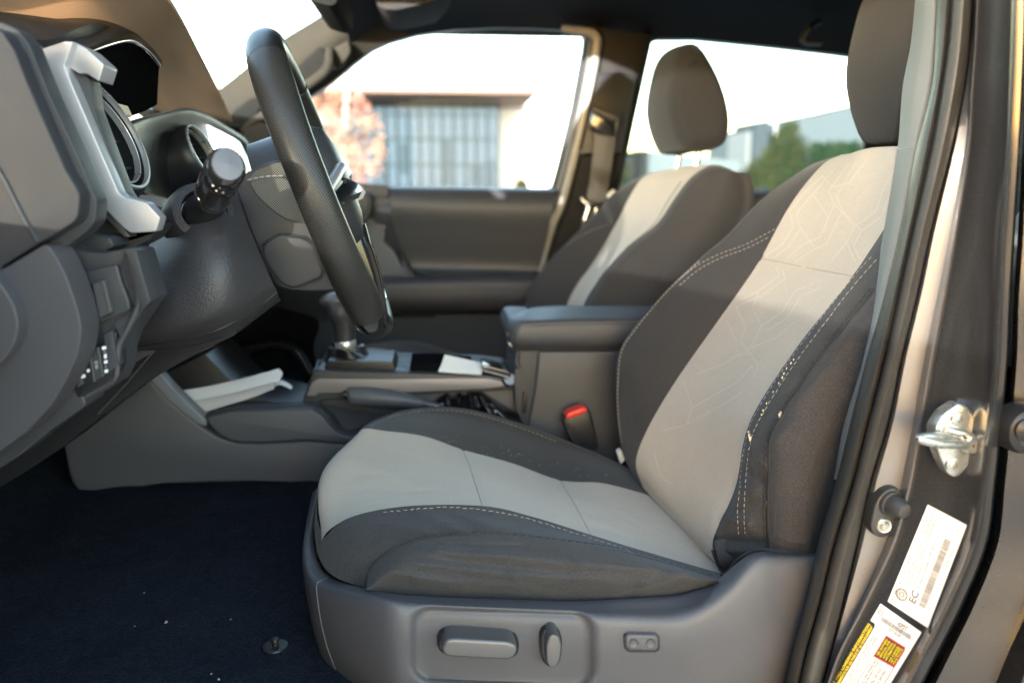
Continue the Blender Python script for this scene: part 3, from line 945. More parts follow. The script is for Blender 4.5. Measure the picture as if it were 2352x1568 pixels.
def text_verts(s, bold=False):
    cu = bpy.data.curves.new('t', 'FONT')
    cu.body = s; cu.size = 1; cu.resolution_u = 2
    if bold: cu.offset = .03
    ob = bpy.data.objects.new('t', cu)
    COL.objects.link(ob)
    dg = bpy.context.evaluated_depsgraph_get()
    me = bpy.data.meshes.new_from_object(ob.evaluated_get(dg))
    vs = [(v.co.x, v.co.y) for v in me.vertices]
    fs = [tuple(p.vertices) for p in me.polygons]
    bpy.data.objects.remove(ob); bpy.data.curves.remove(cu); bpy.data.meshes.remove(me)
    if not vs: return [], [], 1, 1
    x0 = min(v[0] for v in vs); x1 = max(v[0] for v in vs)
    return [(v[0] - x0, v[1]) for v in vs], fs, max(x1 - x0, 1e-6), .7


class Sheet:
    """a printed label: (u, v) in 0..1 along the two edges -> photo -> jamb surface"""
    def __init__(s, a, b, d, c, bow=0.0):
        s.q = [np.array(v, float) for v in (a, b, c, d)]; s.bow = bow      # a=(0,0) b=(1,0) c=(1,1) d=(0,1)
    def px(s, u, v):
        a, b, c, d = s.q
        p = a * (1 - u) * (1 - v) + b * u * (1 - v) + c * u * v + d * (1 - u) * v
        e = (b - a); n = np.array([-e[1], e[0]]); n = n / np.linalg.norm(n)
        return p + n * s.bow * 4 * u * (1 - u)
    def at(s, u, v, lift):
        x, y = s.px(u, v)
        return P(x, y, jamb_y(x, y) - lift)
    def sheet(s, name, m, parent, u0=0, u1=1, v0=0, v1=1, lift=.0011, n=12, rnd=.0):
        bm = bmesh.new()
        pts = [[s.at(u0 + (u1 - u0) * i / n, v0 + (v1 - v0) * j / 4, lift) for i in range(n + 1)] for j in range(5)]
        add_grid(bm, pts)
        return finish(name, bm, m, parent, 60)
    def rects(s, name, rs, m, parent, lift=.0016):
        bm = bmesh.new()
        for (u0, v0, u1, v1) in rs:
            k = max(1, int(abs(u1 - u0) / .1))
            pts = [[s.at(u0 + (u1 - u0) * i / k, vv, lift) for i in range(k + 1)] for vv in (v0, v1)]
            add_grid(bm, pts)
        return finish(name, bm, m, parent, 60)
    def text(s, name, items, m, parent, lift=.0016):
        """items: (string, u, v, du, dv, [rot90]) : box in sheet units the line of print fills"""
        bm = bmesh.new()
        for it in items:
            st, u, v, du, dv = it[:5]
            rot = it[5] if len(it) > 5 else 0
            vs, fs, wd, ht = text_verts(st, bold=True)
            bv = []
            for (x, y) in vs:
                a, b = x / wd, y / ht
                if rot: uu, vv = u + b * du, v - a * dv
                else: uu, vv = u + a * du, v + b * dv
                bv.append(bm.verts.new(s.at(uu, vv, lift)))
            for f in fs:
                try: bm.faces.new([bv[i] for i in f])
                except ValueError: pass
        return finish(name, bm, m, parent, 60, flat=True)


# sheet 1: u runs up the label (lower left -> upper right end), v runs across to the right edge -> use v=0 right edge, v=1 left edge
L1 = Sheet((2130, 1441), (2220, 1205), (2038, 1380), (2130, 1158), bow=0)
lab1 = L1.sheet('certification_label', M['label'], pil)
random.seed(3)
bars = []
u = .13
while u < .80:
    wd = random.choice((.003, .003, .005, .008))
    bars.append((u, .20, u + wd, .36)); u += wd + random.choice((.003, .004, .006))
L1.rects('barcode', bars, M['ink'], lab1)
L1.text('label_print', [('EC', .12, .44, .11, .16), ('2', .90, .07, .035, .10)], M['ink'], lab1)
L1.text('label_print', [('DATE: 06/20', .72, .88, .20, .05), ('P265/65R17 TIRES/PNEUS', .52, .78, .42, .05), ('P265/65R17 TIRES/PNEUS', .49, .68, .42, .05),
                        ('MFD BY MOTOR MFG TEXAS, INC.', .20, .88, .42, .05), ('GVWR 2540KG 5600LB', .24, .78, .24, .05), ('GAWR FRT 1250KG', .26, .68, .2, .05), ('GAWR RR 1465KG', .25, .58, .22, .05), ('TYPE: TRUCK', .55, .50, .18, .05), ('THIS VEHICLE CONFORMS', .25, .48, .28, .04),
                        ('C/TR: 42P5T / FA20    073', .30, .06, .44, .05), ('MADE IN U.S.A.', .10, .05, .16, .045), ('MFD BY', .02, .90, .12, .05)], M['ink_soft'], lab1)
bm = bmesh.new()
for rr, tk in ((.125, .004), (.095, .003), (.05, .004)):
    pts = []
    for a in np.linspace(0, 2 * math.pi, 36, endpoint=False):
        wob = 1 + (.12 * math.cos(8 * a) if rr == .095 else 0)
        pts.append(L1.at(.13 + rr * .42 * wob * math.cos(a), .78 + rr * wob * math.sin(a) * 1.05, .0014))
    add_tube(bm, pts, tk * .12, 5, True)
finish('round_stamp', bm, M['ink'], lab1, 60)

# sheet 2: u runs down the long edge reading direction is upwards: same convention (u up the strip)
L2 = Sheet((2010, 1625), (2116, 1451), (1905, 1580), (2021.6, 1385))
lab2 = L2.sheet('tyre_label', M['label'], pil, v0=0, v1=.88)
L2.sheet('tyre_label_head', M['label'], lab2, u0=.80, v0=.88, v1=1.0, lift=.0012)
L2.sheet('caution_strip', M['ink_blk'], lab2, u0=0, u1=.78, v0=.86, v1=1.04, lift=.0013)
L2.text('caution_print', [('TIRE AND LOADING INFORMATION', .0, .96, .765, .055), ('RENSEIGNEMENTS SUR LES PNEUS ET LE CHARGEMENT', -.04, .885, .80, .05)], M['yellow'], lab2, .0018)
L2.rects('red_box', [(.50, .10, .76, .58)], M['redink'], lab2, .0015)
L2.rects('black_box', [(.515, .12, .745, .56)], M['ink_blk'], lab2, .0017)
L2.text('caution_print', [('SEE OWNERS', .53, .50, .20, .045), ('MANUAL FOR', .53, .435, .20, .045), ('ADDITIONAL', .53, .37, .20, .045), ('INFORMATION', .53, .305, .20, .045), ('VOIR LE MANUEL', .53, .235, .20, .04), ('DE L USAGER', .53, .185, .20, .04), ('POUR PLUS DE', .53, .135, .2, .035)], M['yellow'], lab2, .002)
L2.rects('red_line', [(0, .575, .52, .59), (0, .10, .51, .115)], M['pinkink'], lab2, .0015)
bars = []
v = .10
while v < .84:
    wd = random.choice((.008, .008, .014)); bars.append((.855, v, .905, v + wd)); v += wd + random.choice((.008, .012))
L2.rects('barcode', bars, M['ink'], lab2)
L2.text('label_print', [('073', .90, .97, .05, .12, 1), ('42P5T', .915, .50, .045, .22, 1)], M['ink'], lab2)
L2.text('label_print', [('42P5T2EQ45', .815, .62, .03, .30, 1)], M['ink_soft'], lab2)
L2.text('label_print', [('SEATING CAPACITY  TOTAL 5  FRONT 2  REAR 3', .02, .76, .70, .04), ('NOMBRE DE PLACES  TOTAL  AVANT  ARRIERE 3', .02, .70, .70, .04), ('The combined weight of occupants and cargo', .02, .63, .62, .035), ('COLD TIRE PRESSURE', .12, .48, .36, .045), ('PRESSION DES PNEUS A FROID', .12, .42, .36, .04), ('200 kPa, 29 PSI', .12, .30, .3, .045), ('200 kPa, 29 PSI', .12, .20, .3, .045)], M['ink_soft'], lab2)
L2.rects('ruled_line', [(0, .805, .72, .81), (0, .36, .5, .365), (0, .255, .5, .26), (0, .155, .5, .16)], M['ink_soft'], lab2, .0014)


# ================================================================== driver seat
seat = sub('front_seat', truck, 'driver seat with torn and worn outer bolster')
# cushion
far_crest = [(850, 1040), (831, 984), (903, 948), (975, 936), (1060, 938), (1150, 959), (1250, 993), (1360, 1037), (1440, 1074), (1500, 1120)]
far_seam = [(850, 1060), (827, 989), (890, 990), (976, 1002), (1062, 1032), (1175, 1063), (1286, 1102), (1383, 1109), (1478, 1133), (1530, 1150)]
mid_c = [(775, 1180), (737, 1092), (845, 1078), (970, 1079), (1085, 1094), (1195, 1123), (1315, 1153), (1425, 1181), (1560, 1216), (1610, 1245)]
near_seam = [(775, 1290), (739, 1240), (800, 1190), (930, 1163), (1107, 1162), (1220, 1186), (1356, 1228), (1470, 1263), (1655, 1317), (1690, 1332)]
o_cush = snet('cush', 'cushion_center', [(1.05, far_seam), (.93, mid_c), (.82, near_seam)], M['fab_light'], seat, su=10, sv=14,
     mod=folds([(1062, 1032, 1085, 1094, -.0035, 7), (1085, 1094, 1107, 1160, -.0035, 7), (1286, 1102, 1315, 1153, -.004, 7), (1315, 1153, 1356, 1226, -.004, 7),
                (1070, 1070, 1120, 1100, .0015, 9), (1300, 1140, 1380, 1160, .002, 12), (1340, 1190, 1400, 1200, .002, 10), (1330, 1170, 1360, 1180, -.002, 5),
                (1350, 1205, 1410, 1225, -.0018, 6), (760, 1130, 850, 1150, .001, 8), (800, 1060, 930, 1090, .0012, 9), (850, 1120, 980, 1130, -.001, 7), (890, 1090, 1010, 1140, .001, 8)]))
o_cfar = snet('cfar', 'cushion_bolster', [(1.19, [(x + 14, y + 40) for x, y in far_crest]), (1.175, [(x + 3, y + 8) for x, y in far_crest]), (1.16, far_crest), (1.14, [(x * .78 + a * .22, y * .78 + b * .22) for (x, y), (a, b) in zip(far_crest, far_seam)]),
      (1.09, [(x * .38 + a * .62, y * .38 + b * .62) for (x, y), (a, b) in zip(far_crest, far_seam)]), (1.05, [(x, y + 2) for x, y in far_seam])], M['fab_smooth'], seat, su=10, sv=6)
ns = near_seam[1:9]
r4a = [(738, 1290), (806, 1221), (935, 1189), (1105, 1184), (1216, 1206), (1352, 1237), (1473, 1270), (1654, 1322)]
r4b = [(772, 1326), (832, 1258), (943, 1218), (1103, 1206), (1211, 1221), (1346, 1243), (1477, 1275), (1652, 1325)]
r5 = [(840, 1350), (856, 1296), (950, 1242), (1103, 1228), (1205, 1233), (1340, 1249), (1480, 1279), (1650, 1329)]
snet('cnear', 'cushion_bolster', [(.82, [(x, y - 1) for x, y in ns]), (.797, r4a), (.772, r4b), (.756, r5)], M['fab_dark'], seat, su=12, sv=8,
     mod=folds([(960, 1175, 1060, 1222, .0016, 8), (1010, 1172, 1090, 1215, -.0014, 7), (880, 1200, 990, 1225, .0012, 8), (1060, 1180, 1130, 1210, .0014, 7), (1180, 1195, 1260, 1222, .001, 7)]))
r6 = [(841, 1352), (895, 1318), (985, 1303), (1103, 1299), (1212, 1301), (1345, 1307), (1490, 1312), (1649, 1332)]
r7 = [(842, 1356), (900, 1372), (985, 1380), (1103, 1387), (1230, 1390), (1360, 1390), (1500, 1380), (1648, 1342)]
snet('cside', 'cushion_side', [(.755, r5), (.738, [(x * .6 + a * .4, y * .6 + b * .4) for (x, y), (a, b) in zip(r5, r6)]), (.728, r6), (.731, [(x * .5 + a * .5, y * .5 + b * .5) for (x, y), (a, b) in zip(r6, r7)]), (.742, r7)], M['fab_dark'], seat, su=14, sv=10,
     mod=folds([(1000, 1262, 1340, 1296, .0030, 11), (1330, 1292, 1560, 1312, .0024, 12), (920, 1288, 1180, 1322, .0020, 9), (890, 1310, 1060, 1345, .0014, 8), (1120, 1270, 1400, 1282, .0014, 7), (1180, 1318, 1420, 1335, .0020, 12), (960, 1330, 1200, 1350, .0018, 12), (1030, 1283, 1300, 1318, -.0016, 8), (1480, 1345, 1600, 1300, .0030, 12), (1500, 1310, 1640, 1318, -.002, 9), (1440, 1365, 1560, 1330, -.002, 9), (1000, 1249, 1200, 1252, -.002, 6)]))
# front face of the cushion below the light panel
net('cushion_front', [(.825, [(744, 1240), (738, 1292), (772, 1328)]), (.86, [(728, 1180), (727, 1262), (760, 1325)]), (.93, [(735, 1100), (722, 1200), (735, 1290)]), (1.05, [(760, 1040), (735, 1150), (750, 1260)])], M['fab_dark'], seat, su=8, sv=6)
# seams and stitches of the cushion
dashes('stitching', on('cush', [(854, 1176), (967, 1163), (1071, 1162), (1193, 1181), (1306, 1215), (1419, 1251), (1455, 1264)], .0006), M['thread'], seat, jit=.0005)
dashes('stitching', on('cnear', [(880, 1176), (980, 1166), (1071, 1166), (1193, 1185), (1306, 1219), (1405, 1250), (1440, 1263), (1462, 1280)], .0006), M['thread'], seat, jit=.0006)
dashes('stitching', on('cnear', [(843, 1330), (860, 1290), (944, 1239), (1012, 1226), (1103, 1222), (1193, 1227), (1306, 1241), (1419, 1257), (1510, 1281), (1640, 1322)], .0005), M['thread_dk'], seat, L=.006, gap=.002, r=.0007)
tube('seam', on('cnear', [(840, 1349), (849, 1307), (885, 1271), (950, 1243), (1012, 1232), (1103, 1229), (1205, 1234), (1340, 1250), (1480, 1279), (1648, 1329)], .0003, 6), .0009, M['thread_dk'], seat, 6)
tube('seam', on('cush', [(1062, 1032), (1078, 1070), (1088, 1100), (1107, 1160)], -.0003, 6), .0006, M['seam_lt'], seat, 6)
tube('seam', on('cush', [(1286, 1102), (1300, 1128), (1318, 1156), (1356, 1226)], -.0003, 6), .0006, M['seam_lt'], seat, 6)
dashes('stitching', on('cfar', [(831, 984), (854, 970), (903, 950), (967, 938), (1035, 937), (1103, 948), (1193, 976), (1284, 1012), (1374, 1046)], .001), M['thread_dk'], seat)
dashes('stitching', on('cfar', [(845, 986), (868, 968), (915, 952), (970, 943), (1035, 942), (1103, 953), (1193, 981), (1280, 1014)], .001), M['thread'], seat, r=.0004)
random.seed(11)
bm = bmesh.new()
for k in range(38):
    t = random.random()
    x = 1000 + 400 * t + random.gauss(0, 12); y = 1000 + 100 * t + random.gauss(0, 7)
    p = P(x, y, surfY('cfar', x, y) - .0008)
    add_box(bm, p, (random.uniform(.0006, .002), .0004, .0006), Matrix.Rotation(random.uniform(0, 3), 3, 'Y'))
merge_into(o_cfar, bm, M['thread'])

# backrest
b1 = [(1462, 1104), (1432, 1040), (1416, 930), (1423, 806), (1500, 702), (1605, 596), (1668, 542), (1748, 460), (1848, 388), (1900, 366)]
b2 = [(1476, 1120), (1460, 1060), (1488, 982), (1550, 877), (1634, 757), (1703, 660), (1747, 593), (1815, 470), (1885, 382), (1930, 356)]
b3 = [(1566, 1224), (1558, 1165), (1592, 1050), (1640, 925), (1726, 787), (1801, 690), (1852, 615), (1928, 480), (1985, 352), (2020, 343)]
b4 = [(1652, 1302), (1637, 1240), (1688, 1120), (1722, 968), (1820, 811), (1899, 709), (1958, 634), (2060, 480), (2150, 345), (2180, 336)]
o_bcen = snet('bcen', 'backrest_center', [(1.06, [(x, y) for x, y in b2]), (1.02, [(x * .68 + a * .32 + 2, y * .68 + b * .32) for (x, y), (a, b) in zip(b2, b3)]), (.94, b3), (.86, [(x * .68 + a * .32 + 2, y * .68 + b * .32) for (x, y), (a, b) in zip(b4, b3)]), (.83, b4)], M['fab_light'], seat, su=10, sv=8,
     mod=folds([(1747, 593, 1852, 615, -.004, 6), (1852, 615, 1958, 634, -.004, 6), (1600, 1120, 1640, 1200, .0015, 14), (1480, 1050, 1510, 1120, .001, 10), (1720, 850, 1640, 1000, .0015, 25)]))
tube('seam', on('bcen', [(1747, 594), (1800, 604), (1852, 615), (1905, 625), (1956, 634)], -.0003, 4), .0006, M['seam_lt'], seat, 6)
snet('bfar', 'backrest_bolster', [(1.17, [(x + 90, y + 8) for x, y in b1]), (1.165, [(x + 22, y + 2) for x, y in b1]), (1.145, b1), (1.125, [(x * .82 + a * .18 - 2, y * .82 + b * .18) for (x, y), (a, b) in zip(b1, b2)]),
      (1.09, [(x * .45 + a * .55, y * .45 + b * .55) for (x, y), (a, b) in zip(b1, b2)]), (1.06, [(x + 2, y) for x, y in b2])], M['fab_smooth'], seat, su=10, sv=6)
b5 = [(1764, 1264), (1762, 1190), (1764, 1071), (1772, 996), (1850, 868), (1935, 755), (2010, 660), (2110, 520), (2200, 380), (2230, 360)]
snet('bnear', 'backrest_bolster', [(.832, [(x - 1, y) for x, y in b4]), (.806, [(x * .75 + a * .25 - 3, y * .75 + b * .25) for (x, y), (a, b) in zip(b4, b5)]), (.782, [(x * .4 + a * .6, y * .4 + b * .6) for (x, y), (a, b) in zip(b4, b5)]), (.766, b5)], M['fab_dark'], seat, su=12, sv=7,
     mod=folds([(1735, 985, 1768, 1010, -.003, 7), (1712, 1030, 1765, 1075, .0035, 8), (1705, 1070, 1760, 1110, -.0035, 8), (1700, 1120, 1758, 1150, .003, 8), (1700, 1170, 1755, 1140, -.003, 7), (1650, 1190, 1720, 1205, .005, 9), (1645, 1235, 1745, 1245, -.004, 8), (1650, 1265, 1740, 1268, .004, 9), (1800, 850, 1860, 830, .002, 7), (1850, 790, 1900, 770, .002, 7), (1780, 930, 1830, 880, .0025, 8), (1745, 970, 1800, 910, -.002, 6), (1900, 730, 1940, 700, .0015, 7)]))
bs = [(1872, 1282), (1878, 1200), (1892, 1075), (1925, 1000), (1990, 880), (2055, 770), (2120, 680), (2190, 540), (2270, 400), (2300, 380)]
snet('bside', 'backrest_side', [(.765, b5), (.748, [(x * .8 + a * .2, y * .8 + b * .2) for (x, y), (a, b) in zip(b5, bs)]), (.738, [(x * .4 + a * .6, y * .4 + b * .6) for (x, y), (a, b) in zip(b5, bs)]), (.742, bs), (.80, [(x + 120, y) for x, y in bs]), (1.15, [(x + 30, y) for x, y in bs])], M['fab_dark'], seat, su=10, sv=7,
     mod=folds([(1775, 1010, 1830, 970, .002, 9), (1775, 1120, 1850, 1090, .0015, 12), (1770, 1230, 1850, 1250, .003, 9), (1800, 950, 1880, 860, .0012, 14)]))
# bottom hem of the side cloth
tube('hem', [(1636, 1262, .825), (1652, 1303, .82), (1668, 1312, .81), (1700, 1280, .785), (1740, 1262, .765), (1764, 1263, .757), (1801, 1268, .742), (1870, 1281, .735)], .002, M['fab_dark'], seat, 8, smooth=5)
net('backrest_tail', [(.81, [(1640, 1240), (1690, 1236), (1752, 1258)]), (.80, [(1650, 1290), (1690, 1280), (1740, 1268)]), (.82, [(1664, 1318), (1690, 1310), (1735, 1275)])], M['fab_dark'], seat, su=6, sv=5)
dashes('stitching', on('bnear', [(2000, 590), (1957, 638), (1899, 712), (1821, 815), (1768, 893), (1724, 970), (1711, 1017), (1702, 1071), (1698, 1120), (1693, 1180), (1696, 1232)], .001), M['thread'], seat, jit=.0003)
dashes('stitching', on('bnear', [(2012, 596), (1966, 648), (1909, 721), (1832, 824), (1779, 903), (1736, 978), (1722, 1020), (1714, 1074), (1711, 1120), (1708, 1180), (1711, 1234)], .001), M['thread'], seat, jit=.0003)
tube('seam', on('bside', [(2006, 664), (1935, 757), (1850, 870), (1774, 997), (1766, 1071), (1763, 1170), (1765, 1262)], .0004, 6), .0011, M['thread_dk'], seat, 6)
dashes('stitching', on('bnear', [(1998, 662), (1927, 752), (1843, 864), (1766, 992), (1757, 1071), (1755, 1170), (1757, 1256)], .0008), M['thread_dk'], seat, r=.0008)
dashes('stitching', on('bfar', [(1605, 600), (1531, 669), (1460, 755), (1427, 807), (1419, 875), (1419, 944), (1427, 1022)], .0008), M['thread'], seat, r=.0007, L=.004, gap=.002)
dashes('stitching', on('bfar', [(1549, 650), (1600, 610), (1653, 583), (1715, 560), (1779, 526)], .0008), M['thread'], seat, r=.0005)
dashes('stitching', on('bfar', [(1560, 655), (1606, 618), (1656, 592), (1715, 570), (1772, 541)], .0008), M['thread'], seat, r=.0005)
# torn spots with foam showing
random.seed(4)
bm = bmesh.new()
for (x, y, s) in ((1720, 1000, 1.6), (1723, 1008, 2.0), (1719, 992, 1.1), (1790, 954, 1.5), (1792, 948, 1.2), (1796, 867, .9), (1800, 858, 1.0), (1806, 846, .8), (1816, 834, .9), (1822, 826, .7), (1788, 880, .8), (1775, 900, .8), (1760, 926, .7), (1752, 942, .8), (1748, 952, .7), (1789, 966, .7)):
    p = P(x, y, surfY('bnear', x, y) - .0015)
    b = bmesh.new()
    bmesh.ops.create_icosphere(b, subdivisions=2, radius=.0012 * s)
    for v in b.verts:
        v.co = Vector((v.co.x * .75, v.co.y * .6, v.co.z * 1.3)) * random.uniform(.75, 1.25) + p
    me = bpy.data.meshes.new('t'); b.to_mesh(me); b.free(); bm.from_mesh(me); bpy.data.meshes.remove(me)
finish('exposed_foam', bm, M['foam'], seat)

# the angular woven lines of the light cloth
hexl = [[(1757, 588), (1797, 560), (1822, 520), (1812, 486), (1850, 440), (1888, 404)], [(1774, 594), (1812, 566), (1838, 524), (1828, 490), (1866, 446), (1920, 384)],
        [(1800, 600), (1846, 560), (1880, 546), (1916, 470), (1902, 440), (1948, 376)], [(1822, 604), (1866, 574), (1898, 560), (1934, 484), (1920, 452), (1966, 372)],
        [(1838, 524), (1868, 566)], [(1866, 446), (1902, 500), (1890, 536)], [(1916, 470), (1962, 520), (1944, 556), (1962, 600)], [(1934, 484), (1978, 530), (1960, 566), (1976, 596)],
        [(1962, 520), (2010, 486), (2030, 430), (2064, 372)], [(1978, 530), (2024, 498), (2044, 442), (2074, 386)], [(1944, 556), (1910, 598)], [(1888, 404), (1912, 430), (1948, 420), (1990, 368)],
        [(1697, 690), (1742, 668), (1790, 632), (1782, 612)], [(1690, 704), (1748, 680), (1802, 640), (1796, 618)], [(1742, 668), (1728, 706), (1748, 748), (1722, 800)], [(1690, 704), (1712, 752), (1700, 782)],
        [(1748, 748), (1796, 716), (1824, 668), (1868, 650)], [(1756, 762), (1808, 730), (1838, 680), (1884, 660)], [(1700, 782), (1742, 838), (1728, 866)], [(1722, 800), (1780, 776), (1826, 738)], [(1668, 736), (1692, 786)],
        [(1568, 872), (1590, 936), (1576, 974)], [(1590, 936), (1640, 906), (1694, 876), (1728, 838)], [(1520, 988), (1572, 976), (1650, 934), (1704, 900)], [(1600, 858), (1660, 836), (1700, 812)], [(1502, 1040), (1516, 1092), (1540, 1110)]]
cl = [[(800, 1080), (880, 1090), (950, 1085)], [(860, 1030), (930, 1035), (990, 1060)], [(780, 1130), (860, 1120)], [(900, 1130), (980, 1120), (1030, 1130)], [(930, 1035), (960, 1010)], [(1140, 1100), (1200, 1115)]]
ribbons(o_bcen, 'bcen', hexl, 2.6, M['line'])
ribbons(o_cush, 'cush', cl, 2.0, M['line_soft'])

# ---- headrests: one side profile (photo of the far one), carried across and rounded
def headrest(name, dx, dy, dz, parent, seamm):
    prof = [(1588, 86), (1566, 100), (1552, 150), (1543, 200), (1541, 240), (1546, 272), (1556, 305), (1572, 337), (1600, 346), (1632, 345), (1660, 335), (1671, 320), (1675, 290), (1671, 250), (1660, 205), (1645, 162), (1628, 125), (1612, 97), (1600, 88)]
    q = cr_closed(np.array(prof, float), 4)
    base = [P(x, y, 1.575) for x, y in q]
    cx = sum(p.x for p in base) / len(base); cz = sum(p.z for p in base) / len(base)
    half = .122
    secs = []
    for s in np.linspace(-1, 1, 25):
        a = abs(s)
        k = (1 - max(0, (a - .62) / .38)**2.6 * .26) if a > .62 else 1
        k2 = 1 - .05 * a * a
        Yc = 1.697 + s * half * (1 if a < .999 else 1)
        secs.append((s, k, Yc))
    bm = bmesh.new()
    rows = []
    # end caps close towards the middle
    for f in (.0, .5, .85):
        s, k, Yc = secs[0]
        rows.append([Vector((cx + (p.x - cx) * k * f + dx, Yc + dy - .004 * (1 - f), cz + (p.z - cz) * k * f + dz)) for p in base])
    for s, k, Yc in secs:
        top = 1 - .10 * s * s
        rows.append([Vector((cx + (p.x - cx) * k + dx + .012 * s * s, Yc + dy, cz + (p.z - cz) * k * (top if p.z > cz else 1) + dz)) for p in base])
    for f in (.85, .5, 0):
        s, k, Yc = secs[-1]
        rows.append([Vector((cx + (p.x - cx) * k * f + dx + .012, Yc + dy, cz + (p.z - cz) * k * f + dz)) for p in base])
    add_grid(bm, rows, close_u=True)
    bmesh.ops.remove_doubles(bm, verts=bm.verts[:], dist=.0002)
    bmesh.ops.recalc_face_normals(bm, faces=bm.faces[:])
    o = finish(name, bm, M['fab_head'], parent, 70)
    # piped seam between the front face and the side
    n = len(base)
    half_i = [i for i in range(n) if base[i].x <= cx + .004]
    for sgn in (0, 1):
        s, k, Yc = secs[3] if sgn == 0 else secs[-4]
        fac = (1 - .10 * s * s)
        pts = [Vector((cx + (base[i].x - cx) * k * 1.003 + dx + .012 * s * s, Yc + dy, cz + (base[i].z - cz) * k * 1.003 * (fac if base[i].z > cz else 1) + dz)) for i in half_i if base[i].z > cz - .10]
        pts.sort(key=lambda p: -p.z)
        tube('headrest_seam', pts, .0013, M['thread_dk'], parent, 6)
    for yy in (-.068, .068):
        zb = cz - .085 + dz
        p0 = Vector((cx + .022 + dx, 1.697 + yy + dy, zb)); p1 = Vector((cx + .008 + dx, 1.697 + yy + dy, zb - .085))
        tube('headrest_post', [p0, p1], .0065, M['chrome'], parent, 12)
        lathe('post_guide', [(.0001, .012), (.010, .012), (.012, .008), (.012, -.01)], p0.lerp(p1, .72), (p0 - p1).normalized(), M['plas_blk'], parent, 16)
    return o


headrest('headrest', .082, -.72, -.018, seat, M['thread_dk'])

# ---- plastic base of the seat
def recess(g):
    x, y = g[..., 0], g[..., 1]
    cx, cy, hx, hy, r = 1154, 1484, 212, 90, 48
    qx = np.abs(x - cx) - hx + r; qy = np.abs(y - (cy + (x - cx) * .035)) - hy + r
    d = np.hypot(np.maximum(qx, 0), np.maximum(qy, 0)) + np.minimum(np.maximum(qx, qy), 0) - r
    t = np.clip((-d + 2) / 16, 0, 1); t = t * t * (3 - 2 * t)
    g[..., 2] += .0095 * t
    return g


cov = [
    (0, [(735, 1115, 1.07), (728, 1185, .965), (727, 1262, .885), (762, 1330, .82), (880, 1368, .765), (985, 1380, .762), (1160, 1388, .76), (1324, 1392, .76), (1480, 1385, .765), (1555, 1376, .77), (1610, 1358, .775), (1652, 1332, .785), (1725, 1275, .80), (1790, 1270, .80), (1880, 1270, .80)]),
    (0, [(731, 1118, 1.055), (723, 1186, .95), (721, 1262, .87), (757, 1322, .80), (878, 1358, .738), (985, 1368, .735), (1160, 1375, .733), (1324, 1379, .732), (1480, 1371, .733), (1555, 1365, .735), (1605, 1350, .74), (1646, 1330, .75), (1722, 1272, .765), (1790, 1266, .765), (1880, 1268, .765)]),
    (0, [(724, 1124, 1.05), (714, 1190, .94), (708, 1270, .857), (742, 1331, .788), (876, 1367, .716), (985, 1380, .712), (1160, 1390, .708), (1324, 1397, .708), (1480, 1398, .709), (1555, 1393, .710), (1611, 1373, .712), (1660, 1339, .718), (1728, 1275, .73), (1790, 1271, .735), (1880, 1272, .735)]),
    (0, [(716, 1140, 1.05), (702, 1205, .94), (695, 1285, .853), (728, 1348, .776), (874, 1382, .702), (985, 1396, .697), (1160, 1408, .694), (1324, 1416, .694), (1480, 1421, .694), (1560, 1418, .695), (1620, 1396, .696), (1674, 1354, .700), (1735, 1288, .708), (1790, 1282, .712), (1880, 1284, .715)]),
    (0, [(722, 1200, 1.05), (706, 1270, .94), (700, 1345, .853), (731, 1400, .772), (876, 1430, .698), (985, 1442, .692), (1160, 1452, .690), (1324, 1458, .690), (1480, 1462, .690), (1568, 1460, .690), (1632, 1444, .691), (1690, 1410, .694), (1750, 1350, .70), (1800, 1335, .705), (1885, 1330, .71)]),
    (0, [(745, 1290, 1.06), (728, 1350, .95), (716, 1420, .862), (742, 1470, .780), (880, 1500, .703), (985, 1512, .695), (1160, 1520, .692), (1324, 1525, .692), (1480, 1528, .692), (1575, 1526, .692), (1642, 1515, .693), (1705, 1490, .695), (1765, 1440, .70), (1810, 1420, .705), (1890, 1410, .71)]),
    (0, [(780, 1390, 1.08), (765, 1450, .97), (745, 1510, .875), (765, 1560, .795), (890, 1592, .712), (990, 1605, .702), (1160, 1612, .698), (1324, 1618, .698), (1480, 1620, .698), (1580, 1620, .698), (1652, 1612, .698), (1718, 1595, .70), (1780, 1560, .704), (1820, 1545, .708), (1895, 1535, .715)]),
    (0, [(810, 1460, 1.10), (800, 1520, 1.0), (780, 1590, .90), (800, 1650, .82), (905, 1690, .735), (1000, 1710, .725), (1160, 1720, .72), (1324, 1724, .72), (1480, 1726, .72), (1590, 1724, .72), (1660, 1716, .72), (1730, 1700, .722), (1790, 1670, .725), (1830, 1660, .73), (1900, 1650, .735)]),
]
snet('cover', 'seat_base_cover', cov, M['plas'], seat, su=14, sv=12, mod=recess, angle=75)
tube('panel_gap', on('cover', [(757, 1323), (735, 1334), (727, 1342), (730, 1380), (738, 1430), (750, 1480), (768, 1530), (780, 1570)], .0002, 5), .0007, M['mauve'], seat, 6)
